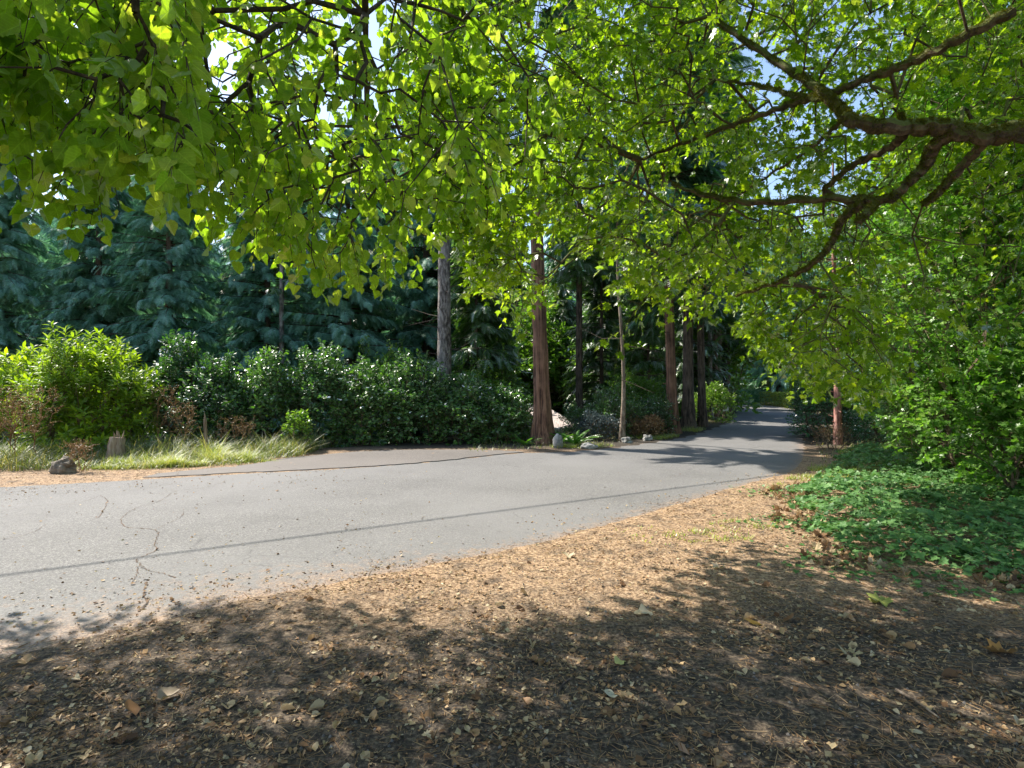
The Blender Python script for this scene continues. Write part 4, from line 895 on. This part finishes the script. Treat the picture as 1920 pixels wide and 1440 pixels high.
mb.add([(p[0], p[1], p[2]-0.12) for p in e[:4]]+[tuple(p) for p in e[:4]], [(0, 1, 5, 4), (1, 2, 6, 5), (2, 3, 7, 6), (3, 0, 4, 7), (3, 2, 1, 0)])
roof = mb.build("roof", M['tiles'], house)
mb = MB()
for k in range(22): xx = -2.6+4.2*k/21; tube(mb, [(xx, 0.5, 3.72), (xx+0.18, 0.5, 3.72)], [0.09, 0.07], 8)
mb.build("ridge_cap", M['tiles'], roof)
mb = MB(); box(mb, 0.2, 1.9, -3.4, -2.31, 2.42, 2.5); box(mb, 0.25, 0.33, -3.35, -3.27, -0.2, 2.42); box(mb, 1.77, 1.85, -3.35, -3.27, -0.2, 2.42); mb.build("porch_roof", M['skylight'], house)
mb = MB(); box(mb, -4.92, 3.22, -2.42, -2.305, 2.66, 2.78); mb.build("gutter", M['white'], house)
for wx in (-3.3, -1.0, 1.4):
    mb = MB(); box(mb, wx-0.6, wx+0.6, -1.86, -1.802, 0.9, 2.1); w = mb.build("window", M['white'], house)
    mb = MB(); box(mb, wx-0.52, wx-0.03, -1.9, -1.862, 0.98, 2.02); box(mb, wx+0.03, wx+0.52, -1.9, -1.862, 0.98, 2.02); mb.build("pane", M['glass'], w)
x, y = gxy(1272, 25); shed = empty("garden_shed", (x, y, -0.75), "small white shed seen between the leaning cedar and the thick dark trunk", "shed")
mb = MB(); box(mb, -0.6, 0.6, -0.4, 0.5, -0.4, 0.95); mb.build("wall", M['white'], shed)
mb = MB(); mb.add([(-0.7, -0.5, 0.951), (0.7, -0.5, 0.951), (0.7, 0.6, 0.951), (-0.7, 0.6, 0.951), (-0.7, 0.05, 1.25), (0.7, 0.05, 1.25)], [(0, 1, 5, 4), (2, 3, 4, 5)]); mb.add([(-0.7, -0.5, 0.951), (-0.7, 0.6, 0.951), (-0.7, 0.05, 1.25), (0.7, -0.5, 0.951), (0.7, 0.6, 0.951), (0.7, 0.05, 1.25)], [(0, 2, 1), (3, 4, 5)]); mb.build("roof", M['wood'], shed)
mb = MB(); box(mb, -0.3, 0.2, -0.46, -0.402, -0.35, 0.75); mb.build("door", M['white'], shed)
x, y = gxy(1357, 24.5); mbx = empty("mailbox", (x, y, 0), "small white mailbox on a post at the left road edge beside the sunlit shrub", "mailbox")
mb = MB(); box(mb, -0.045, 0.045, -0.045, 0.045, -0.2, 0.42); mb.build("post", M['wood'], mbx)
mb = MB(); k = 12; V = []
for yy in (-0.24, 0.24):
    V += [(-0.13, yy, 0.42), (0.13, yy, 0.42)]+[(0.13*math.cos(a), yy, 0.57+0.13*math.sin(a)) for a in np.linspace(0, math.pi, k)]
m = k+2; mb.add(V, [(i, (i+1) % m, (i+1) % m+m, i+m) for i in range(m)])
mb.add(V[:m], [tuple(range(m))[::-1]]); mb.add(V[m:], [tuple(range(m))]); mb.build("box", M['metal_w'], mbx)
mb = MB(); box(mb, 0.135, 0.15, -0.1, -0.07, 0.5, 0.72); box(mb, 0.135, 0.15, -0.1, 0.03, 0.72, 0.78); mb.build("flag", M['bark_madrone'], mbx)
# service cable high over the verge, which throws the thin shadow line across the road
mb = MB(); hh = 6.6
a = gp(0, 1081); b = gp(700, 990); dv = norm(b-a)
P = []
for t in np.linspace(-22, 26, 60):
    q = a+dv*t; z = hh+0.0006*(t-4)**2; P.append((q[0]-SDX*z, q[1]-SDY*z, z))
tube(mb, P, 0.017, 8); tag(mb.build("overhead_cable", M['cable'], None, True), "black cable high over the verge casting a thin shadow line across the road", "cable")

# ------------------------------------------------------------------ rocks, stump, post
def rock(name, X, Y, sx, sy, sz, mat, label, seed, rough=0.55, rz=0):
    mb = MB(); nu, nv = 20, 28; V = []
    for i in range(nu+1):
        th = math.pi*i/nu
        for j in range(nv):
            ph = 2*math.pi*j/nv; p = Vector((math.sin(th)*math.cos(ph), math.sin(th)*math.sin(ph), math.cos(th)))
            c = mnoise.cell(p*1.3+Vector((seed, 0, 0))); q = 1+rough*mnoise.noise(p*1.4+Vector((seed, 0, 0)))+rough*0.35*mnoise.noise(p*4+Vector((seed, 0, 0)))
            for pl in range(7):                                    # planar facets
                g = Vector((math.sin(pl*2.1+seed), math.cos(pl*1.3+seed*2), math.sin(pl*0.9+seed*3))).normalized(); dd = p.dot(g)
                if dd > 0.8: q = min(q, 0.5*q+0.5*0.8/dd)
            V.append((p.x*q*sx, p.y*q*sy, p.z*q*sz+sz*0.6))
    mb.add(V, [(i*nv+j, (i+1)*nv+j, (i+1)*nv+(j+1) % nv, i*nv+(j+1) % nv) for i in range(nu) for j in range(nv)])
    o = mb.build(name, M[mat], None, False); o.location = (X, Y, Hs(X, Y)); o.rotation_euler = (0, 0, rz); return tag(o, label, "boulder" if sx > 0.1 else "rock")
x, y = gxy(1046, 13.95); rock("boulder", x, y, 0.13, 0.12, 0.23, 'rock', "upright pale boulder with a white facet at the foot of the thick reddish trunk", 1.3, 0.3)
x, y = gxy(1103, 13.7); rock("boulder", x, y, 0.2, 0.14, 0.09, 'rock', "flat low grey boulder in the needles right of the upright one", 4.1)
x, y = gxy(1176, 15.1); rock("boulder", x, y, 0.14, 0.13, 0.1, 'rock', "small rounded grey boulder at the foot of the slender crooked trunk", 6.7)
x, y = gxy(1214, 15.7); rock("boulder", x, y, 0.15, 0.13, 0.11, 'rock', "rounded light boulder by the road, right of the slender trunk", 9.2)
x, y = gxy(120, 10.0); rock("boulder", x, y, 0.2, 0.17, 0.17, 'rock_dark', "dark mossy rock with weeds around it at the left road edge", 3.3)
x, y = gxy(216, 11.3); st = empty("tree_stump", (x, y, 0), "weathered torn stump under the tall laurel", "stump")
mb = MB(); tube(mb, [(0, 0, -0.1), (0.01, 0, 0.15), (0.03, 0, 0.35), (0.05, 0.02, 0.52)], [0.19, 0.15, 0.14, 0.11], 16, 0.35, 5, 0.3, nsc=5); mb.build("bole", M['wood'], st, True)
mb = MB()
for k in range(14):
    a_ = U(0, 6.28); segs(mb, np.array([[0.05+0.07*math.cos(a_), 0.02+0.07*math.sin(a_), 0.45]]), np.array([[0.06+0.1*math.cos(a_)+U(-0.05, 0.05), 0.1*math.sin(a_), 0.52+U(0, 0.16)]]), [0.025], [0.003], 4)
mb.build("splinters", M['wood'], st)
x, y = gxy(386, 12.1); post = empty("wooden_post", (x, y, 0), "short leaning wooden post in the dry grass left of the driveway", "post")
mb = MB(); tube(mb, [(0, 0, -0.1), (0.0, 0, 0.4), (-0.02, 0, 0.84)], [0.038, 0.036, 0.034], 8, 0.15); mb.build("shaft", M['wood'], post)
mb = MB(); tube(mb, [(-0.02, 0, 0.842), (-0.022, 0, 0.9), (-0.03, 0, 0.99)], [0.026, 0.016, 0.004], 7, 0.2); mb.build("splinter", M['wood'], post)

# ------------------------------------------------------------------ ferns, dry weeds
def fern(X, Y, s, label, n=16):
    o = empty("fern", (X, Y, Hs(X, Y)), label, "fern", "ferns"); mb = MB(); T = T_frond(16, 0.16, 0.028, 0.5, 0.3)
    a = np.arange(n)*2.4+rng.normal(0, 0.2, n); ax = norm(np.stack([np.cos(a), np.sin(a), U(0.7, 1.6, n)], 1)); nr = norm(np.stack([-np.cos(a), -np.sin(a), np.full(n, 0.9)], 1))
    place(mb, T, np.zeros((n, 3)), ax, nr, s*U(0.7, 1.1, n)); mb.build("fronds", M['fern'], o)
x, y = gxy(1078, 14.6); fern(x, y, 0.75, "green fern between the upright boulder and the silvery plant")
x, y = gxy(1050, 15.0); fern(x, y, 0.6, "fern behind the upright pale boulder")
x, y = gxy(1697, 9.2); fern(x, y, 0.42, "bright sunlit fern at the back of the ivy on the right")
x, y = gxy(985, 14.5); fern(x, y, 0.45, "small fern left of the thick reddish trunk")
def dry_weed(X, Y, rx, h, label, n=150, mat='dry', k=3):
    o = empty("dry_weed", (X, Y, Hs(X, Y)), label, "weed", "dry brown weeds"); P = np.stack([U(-rx, rx, n), U(-rx, rx, n)*0.6, h*U(0.35, 1.05, n)**0.8], 1)
    sd = [(U(-rx, rx)*0.6, U(-0.2, 0.2), 0) for _ in range(9)]
    P0, P1, r0, r1, D = grow(sd, P, 0.15, 0.6, 0.0028, 0.3, 0.15); st_ = MB(); segs(st_, P0, P1, r0, r1, 4)
    lf = MB(); sprigs(lf, TD, P, norm(D+N3(n, 0.5)), np.full(n, 0.12), k+3, 0.028, 0.2, 0.4, 0.9, st_, 0.1, 0.2, 0.0015)
    st_.build("stems", M['dry'], o); lf.build("seed_heads", M[mat], o)
x, y = gxy(15, 11.0); dry_weed(x, y, 0.75, 1.45, "tall orange-brown dry weed at the left edge of the photo", 420)
x, y = gxy(310, 13.0); dry_weed(x, y, 0.3, 1.5, "dry brown weed stalk between the tall laurel and the glossy shrubs", 120)
x, y = gxy(345, 12.6); dry_weed(x, y, 0.25, 1.1, "dry brown stalk left of the wooden post", 80)
x, y = gxy(440, 13.0); dry_weed(x, y, 0.4, 0.75, "reddish dry weed right of the wooden post", 110)
x, y = gxy(148, 10.1); dry_weed(x, y, 0.22, 0.5, "small pinkish dry weed behind the dark rock", 90)

# ------------------------------------------------------------------ ground cover: grass, ivy, litter, pebbles
TB = T_blade()
def blades(mb, X, Y, h, w, lean=0.5):
    n = len(X); Z = H(X, Y); P = np.stack([X, Y, Z], 1); a = U(0, 6.28, n); ax = norm(np.stack([np.cos(a)*lean*U(0, 1, n), np.sin(a)*lean*U(0, 1, n), np.ones(n)], 1)); nr = np.stack([np.cos(a), np.sin(a), np.zeros(n)], 1)
    place(mb, TB, P, ax, nr, h, w)
def clump_pts(cx_, cy_, rx, ry, n):
    a = U(0, 6.28, n); r = U(0, 1, n)**0.6; return cx_+np.cos(a)*r*rx, cy_+np.sin(a)*r*ry
mb = MB()
for px, d, rx, ry, h, n in ((285, 10.9, 0.85, 0.35, 0.24, 7000), (215, 10.6, 0.4, 0.25, 0.12, 2200), (345, 10.9, 0.4, 0.25, 0.2, 2500), (430, 11.5, 0.5, 0.35, 0.3, 3000), (400, 11.9, 0.45, 0.3, 0.42, 1500), (470, 11.95, 0.3, 0.2, 0.2, 1000), (500, 11.5, 0.35, 0.12, 0.07, 600), (540, 12.9, 0.3, 0.2, 0.3, 700)):
    x, y = gxy(px, d); X, Y = clump_pts(x, y, rx, ry, n); k = vnoise(X, Y, 5.5, 3) > -0.45; X, Y = X[k], Y[k]; n = len(X); blades(mb, X, Y, h*U(0.3, 1.0, n)*(1.0+0.7*vnoise(X, Y, 4.0, 8))*np.where(U(0, 1, n) < 0.05, 1.7, 1), U(0.005, 0.010, n), 1.3)
for px, d, r, n, h in ((1060, 14.0, 0.35, 700, 0.12), (1100, 14.2, 0.8, 1200, 0.1), (1250, 16.4, 0.9, 3500, 0.14), (1310, 19, 1.0, 2500, 0.16), (1560, 9.3, 0.8, 2600, 0.08), (1600, 10.2, 0.9, 1800, 0.14), (1640, 12.5, 0.8, 1400, 0.2), (1330, 5.85, 0.45, 380, 0.045), (1395, 6.3, 0.4, 330, 0.045), (1255, 5.75, 0.4, 160, 0.035), (1480, 8.6, 0.5, 300, 0.05), (1180, 6.1, 0.4, 60, 0.03)):
    x, y = gxy(px, d); X, Y = clump_pts(x, y, r, r*0.6, n); k = (road_sd(X, Y)[0] > 0.05) & (vnoise(X, Y, 9.0, 4) > 0.0); X, Y = X[k], Y[k]; blades(mb, X, Y, h*U(0.5, 1.3, len(X)), U(0.006, 0.012, len(X)), 0.9)
tag(mb.build("grass", M['grass']), "bright yellow-green grass tufts along the road edges", None, None, "stuff")
mb = MB()
n = 30000; X = U(-16, -4.6, n); Y = U(10.2, 14.5, n); s, left = road_sd(X, Y)
hh_ = 0.16+0.45*ss(0.9, 2.6, s)*(0.6+0.5*vnoise(X, Y, 1.3, 4))
k = (s > 0.75+0.25*vnoise(X, Y, 2, 1)) & left & ~inside(X, Y, apl) & ~((X > -8.3) & (X < -4.2) & (s < 0.9)); X, Y, hh_ = X[k], Y[k], hh_[k]
blades(mb, X, Y, hh_*U(0.5, 1.3, len(X)), U(0.006, 0.013, len(X)), 1.1)
n = 22000; X = U(-1, 14, n); Y = U(12.8, 32, n); s, left = road_sd(X, Y); k = (s > 0.5) & left & (s < 5); X, Y, s = X[k], Y[k], s[k]
blades(mb, X, Y, (0.1+0.2*ss(0.5, 3, s))*U(0.5, 1.3, len(X)), U(0.008, 0.02, len(X)), 1.1)
n = 14000; X = U(5.4, 18, n); Y = 9.9+24*U(0, 1, n)**1.5; s, left = road_sd(X, Y); k = (s > 0.15) & ~left & (s < 3.5); X, Y, s = X[k], Y[k], s[k]
blades(mb, X, Y, (0.08+0.25*ss(0.2, 2, s))*U(0.5, 1.3, len(X)), U(0.008, 0.02, len(X)), 1.1)
tag(mb.build("undergrowth", M['weed']), "tangled half-dry weeds on the shaded verges", None, None, "stuff")
# ivy
n = 60000; X = U(2.8, 11, n); Y = U(3.4, 13.6, n); Pn = np.vstack([IVY, IVY[:1]])
ins = inside(X, Y, IVY); de = dist_poly(X, Y, Pn); X, Y, de = X[ins], Y[ins], de[ins]
keep = (U(0, 1, len(X)) < np.where(Y > 9.3, 0.7, 1.0)) & (de > 0.22*vnoise(X, Y, 3.2, 1)+0.1) & (vnoise(X, Y, 6.0, 9) > -0.75) & ~((np.hypot((X-5.6)/1.0, (Y-9.5)/0.5) < 1)); X, Y, de = X[keep], Y[keep], de[keep]
hgt = 0.03+ss(0, 0.6, de)*(0.13+0.09*vnoise(X, Y, 3.0, 2)+0.05*vnoise(X, Y, 7.0, 5)); Z = H(X, Y)+hgt*U(0.35, 1.05, len(X))**0.5
n = len(X); a = U(0, 6.28, n); ax = norm(np.stack([np.cos(a), np.sin(a)-0.25, U(-0.45, 0.15, n)], 1)); nr = norm(np.stack([rng.normal(-0.15, 0.42, n), rng.normal(-0.2, 0.42, n), np.ones(n)], 1))
mb = MB(); place(mb, TI, np.stack([X, Y, Z], 1), ax, nr, 0.035+0.065*U(0, 1, n)**1.5)
k = 900; q = Pn[rng.integers(0, 6, k)]; q2 = q+rng.normal(0, 0.28, (k, 2)); q2[:, 0] -= 0.05; a2 = U(0, 6.28, k); place(mb, TI, np.c_[q2, H(q2[:, 0], q2[:, 1])+0.02], norm(np.stack([np.cos(a2), np.sin(a2), U(-.2, .3, k)], 1)), norm(np.array([0, 0, 1.])+N3(k, 0.35)), U(0.03, 0.06, k))
tag(mb.build("ivy", M['ivy']), "dense dark green ivy carpet on the bank at the right", None, None, "stuff")
mb = MB(); k = 2500; i = rng.integers(0, n, k); P = np.stack([X[i], Y[i], H(X[i], Y[i])], 1); segs(mb, P, np.stack([X[i]+rng.normal(0, .03, k), Y[i]+rng.normal(0, .03, k), Z[i]], 1), np.full(k, 0.0015), np.full(k, 0.001), 3)
tag(mb.build("ivy_stalks", M['fern']), "thin stalks under the ivy leaves", None, None, "stuff")
# fallen leaves: chips, small leaves, maple leaves under the ivy edge
mb = MB()
def scatter_litter(X, Y, size, T, flat=0.35, lift=0.004):
    n = len(X); s, _ = road_sd(X, Y); Z = np.where(s < -0.3, 0.008, np.maximum(H(X, Y), 0.006))+lift*U(0.3, 2.0, n); a = U(0, 6.28, n)
    ax = norm(np.stack([np.cos(a), np.sin(a), rng.normal(0, flat*0.5, n)], 1)); nr = norm(np.stack([rng.normal(0, flat, n), rng.normal(0, flat, n), np.ones(n)], 1)); place(mb, T, np.stack([X, Y, Z], 1), ax, nr, size)
n = 110000; Y = 1.9+8.5*U(0, 1, n)**1.5; X = U(-1.0, 1.0, n)*(Y*1.02+0.5); s, _ = road_sd(X, Y)
p = np.where(s > 0, 1.0, np.exp(s/(0.4+0.5*ss(0.5, -3.5, X)))*0.9+0.012)*np.where(inside(X, Y, IVY), 0.1, 1); drift = np.clip(0.55+0.75*vnoise(X, Y, 1.7, 3)+0.5*vnoise(X, Y, 5.5, 8), 0.08, 1); k = (U(0, 1, n) < p*drift); X, Y = X[k], Y[k]
scatter_litter(X, Y, 0.006+0.034*U(0, 1, len(X))**2.2, [TD, T_diamond(0.16), T_oval(0.3, 0.4), T_diamond(0.5)], 0.6)
n = 5200; Y = 1.9+6.5*U(0, 1, n)**1.4; X = U(-1.0, 1.0, n)*(Y*1.02+0.5); s, _ = road_sd(X, Y); p = np.where(s > 0, 0.8*np.exp(-np.maximum(Y-3.6, 0)/1.2), 0.1*np.exp(s/0.5)); k = (U(0, 1, n) < p*np.clip(0.4+0.9*vnoise(X, Y, 2.2, 12), 0.03, 1)) & ~inside(X, Y, IVY); X, Y = X[k], Y[k]
scatter_litter(X, Y, 0.025+0.05*U(0, 1, len(X))**2, [TO, T_oval(0.35, 0.6), T_round(0.9, 0.3), T_round(0.7, 0.4, 0.2), T_maple(0.8, 0.4, 0.6)], 0.3, 0.006)
n = 6500; X = U(2.4, 8, n); Y = U(3.2, 9, n); de = dist_poly(X, Y, Pn); k = (de < 0.28*(0.6+0.6*vnoise(X, Y, 2.3, 7))+0.04); X, Y = X[k], Y[k]
scatter_litter(X, Y, U(0.045, 0.11, len(X)), [T_maple(1, .9, 1.2), T_maple(.7, 1.3, .4, .3), T_oval(.3, .5), T_maple(.9, .4, 2.0, -.2)], 0.3, 0.008)
n = 3500; X = U(-9, 8, n); Y = U(8.5, 16.5, n); s, left = road_sd(X, Y); k = left & (s > -0.25) & (s < 0.7) & ~((X > -5.0) & (X < 0)) ; X, Y = X[k], Y[k]; scatter_litter(X, Y, U(0.015, 0.05, len(X)), TD, 0.4)
tag(mb.build("leaf_litter", M['litter']), "fallen leaf scraps and needles scattered over the shoulder", None, None, "stuff")
mb = MB(); n = 22000; Y = 1.9+6.5*U(0, 1, n)**1.4; X = U(-1.0, 1.0, n)*(Y*1.02+0.5); s, _ = road_sd(X, Y); k = s > -0.3; X, Y = X[k], Y[k]; n = len(X); a = U(0, 6.28, n); Z = np.maximum(H(X, Y), .006)+0.004; L = U(0.015, 0.07, n)*np.where(U(0, 1, n) < 0.04, 3, 1)
segs(mb, np.stack([X, Y, Z], 1), np.stack([X+np.cos(a)*L, Y+np.sin(a)*L, Z+rng.normal(0.004, 0.004, n)], 1), U(0.0008, 0.0025, n), U(0.0005, 0.0015, n), 4)
tag(mb.build("twig_litter", M['dry']), "short dry twigs and needles strewn on the earth", None, None, "stuff")
mb = MB(); n = 4000; Y = 1.9+8*U(0, 1, n)**1.4; X = U(-1, 1, n)*(Y*1.02+0.5); s, _ = road_sd(X, Y); k = (s > -0.15); X, Y = X[k], Y[k]; n = len(X)
ic = np.array([(0, 0, 1), (0.9, 0, 0.1), (0.2, 0.85, 0), (-0.8, 0.4, 0.1), (-0.6, -0.6, 0), (0.4, -0.8, 0.1)], float); icf = np.array([(0, 1, 2), (0, 2, 3), (0, 3, 4), (0, 4, 5), (0, 5, 1)])
a = U(0, 6.28, n); place(mb, (ic, icf), np.stack([X, Y, np.maximum(H(X, Y), 0.006)-0.001], 1), np.stack([np.cos(a), np.sin(a), np.zeros(n)], 1), norm(np.array([0, 0, 1.])+N3(n, 0.15)), U(0.003, 0.013, n))
tag(mb.build("gravel", M['pebble']), "small grey stones in the earth of the shoulder", None, None, "stuff")
# single large fallen leaves one can point at
def big_leaf(px, py, s, T, cols, label, tilt=0.2, rz=0.0):
    q = gp(px, py); m = leaf_mat("fallen_leaf_skin", [(0.2, cols[0]), (0.8, cols[1])], 0.2, (1.2, 1.2, 0.7), 0.05, 0.5, 14)
    V, F = T; V = V.copy(); V[:, 2] = 0.14*np.sin(V[:, 0]*6+px)+0.3*(V[:, 1]-0.45)**2+0.45*V[:, 0]**2+0.05*np.sin(V[:, 1]*9)
    mb = MB(); mb.add(V*s, F); mb.add(np.array([(-0.01, 0.02, 0.002), (0.01, 0.02, 0.002), (0, -0.5, 0.06)])*s, [(0, 2, 1)])
    o = mb.build("fallen_leaf", m, None, True); o.location = (q[0], q[1], max(Hs(q[0], q[1]), 0.006)+0.012); o.rotation_euler = (tilt, 0.1, rz)
    tag(o, label, "leaf", "large fallen leaves")
TM, TR = T_maple(), T_round()
big_leaf(255, 1350, 0.12, T_oval(0.3, 0.1), ((0.22, 0.12, 0.06), (0.4, 0.26, 0.14)), "large curled brown leaf at the bottom left", 0.3, 0.9)
big_leaf(300, 1318, 0.09, TR, ((0.2, 0.15, 0.1), (0.35, 0.28, 0.2)), "greyish curled leaf just above the large brown one at the bottom left", 0.2, -0.8)
big_leaf(1665, 1140, 0.16, TM, ((0.3, 0.33, 0.08), (0.45, 0.45, 0.14)), "pale yellow-green maple leaf lying in the shade below the ivy", 0.1, 0.4)
big_leaf(1895, 1238, 0.15, TM, ((0.42, 0.2, 0.06), (0.58, 0.32, 0.12)), "orange-brown maple leaf at the right edge", 0.15, 1.4)
big_leaf(1430, 1178, 0.12, TO, ((0.3, 0.2, 0.05), (0.5, 0.36, 0.12)), "yellow-brown folded leaf in the shade right of the centre", 0.2, 1.2)
big_leaf(1470, 1172, 0.11, TO, ((0.16, 0.08, 0.04), (0.3, 0.16, 0.08)), "dark brown folded leaf beside the yellow-brown one", 0.25, -1.0)
big_leaf(1355, 1068, 0.12, TM, ((0.5, 0.4, 0.28), (0.62, 0.52, 0.38)), "pale tan maple leaf on the sunlit shoulder near the shadow's edge", 0.1, 2.0)
big_leaf(1215, 1160, 0.1, TR, ((0.45, 0.38, 0.26), (0.6, 0.52, 0.38)), "pale curled leaf where the shadow begins below the sunlit shoulder", 0.3, 0.3)
big_leaf(1170, 1252, 0.07, TR, ((0.35, 0.36, 0.12), (0.5, 0.48, 0.2)), "small yellow-green round leaf in the shade at the bottom centre", 0.1, 0.8)
big_leaf(1595, 1240, 0.12, TM, ((0.36, 0.28, 0.16), (0.5, 0.42, 0.26)), "dull tan maple leaf in the shade left of the orange-brown one", 0.1, -0.5)
big_leaf(1150, 1310, 0.08, TR, ((0.5, 0.47, 0.36), (0.62, 0.58, 0.45)), "pale beige leaf standing out at the bottom centre", 0.35, 2.4)
big_leaf(1066, 1049, 0.11, TM, ((0.5, 0.42, 0.28), (0.6, 0.52, 0.36)), "pale leaf lying by itself on the orange needles near the asphalt edge", 0.2, 0.2)
# fallen sticks
def stick(pts, r, label, mat='wood'):
    mb = MB(); P = [np.array([*gp(*p), max(Hs(*gp(*p)), 0.006)+r+0.006]) for p in pts]; tube(mb, smooth_line(P, 16), np.linspace(r, r*0.5, 16), 7, 0.2); tag(mb.build("fallen_stick", M[mat], None, True), label, "stick", "fallen sticks")
stick([(1680, 1305), (1720, 1330), (1760, 1362)], 0.008, "pale straight stick at the bottom right")
stick([(905, 1210), (925, 1216), (942, 1223)], 0.005, "short whitish stick in the shade below the road edge")
stick([(1047, 1305), (1058, 1287), (1072, 1278)], 0.006, "dark forked stick at the bottom centre", 'bark_dark')
stick([(460, 1257), (500, 1259), (540, 1257)], 0.005, "thin brown stick lying level in the shade on the left")
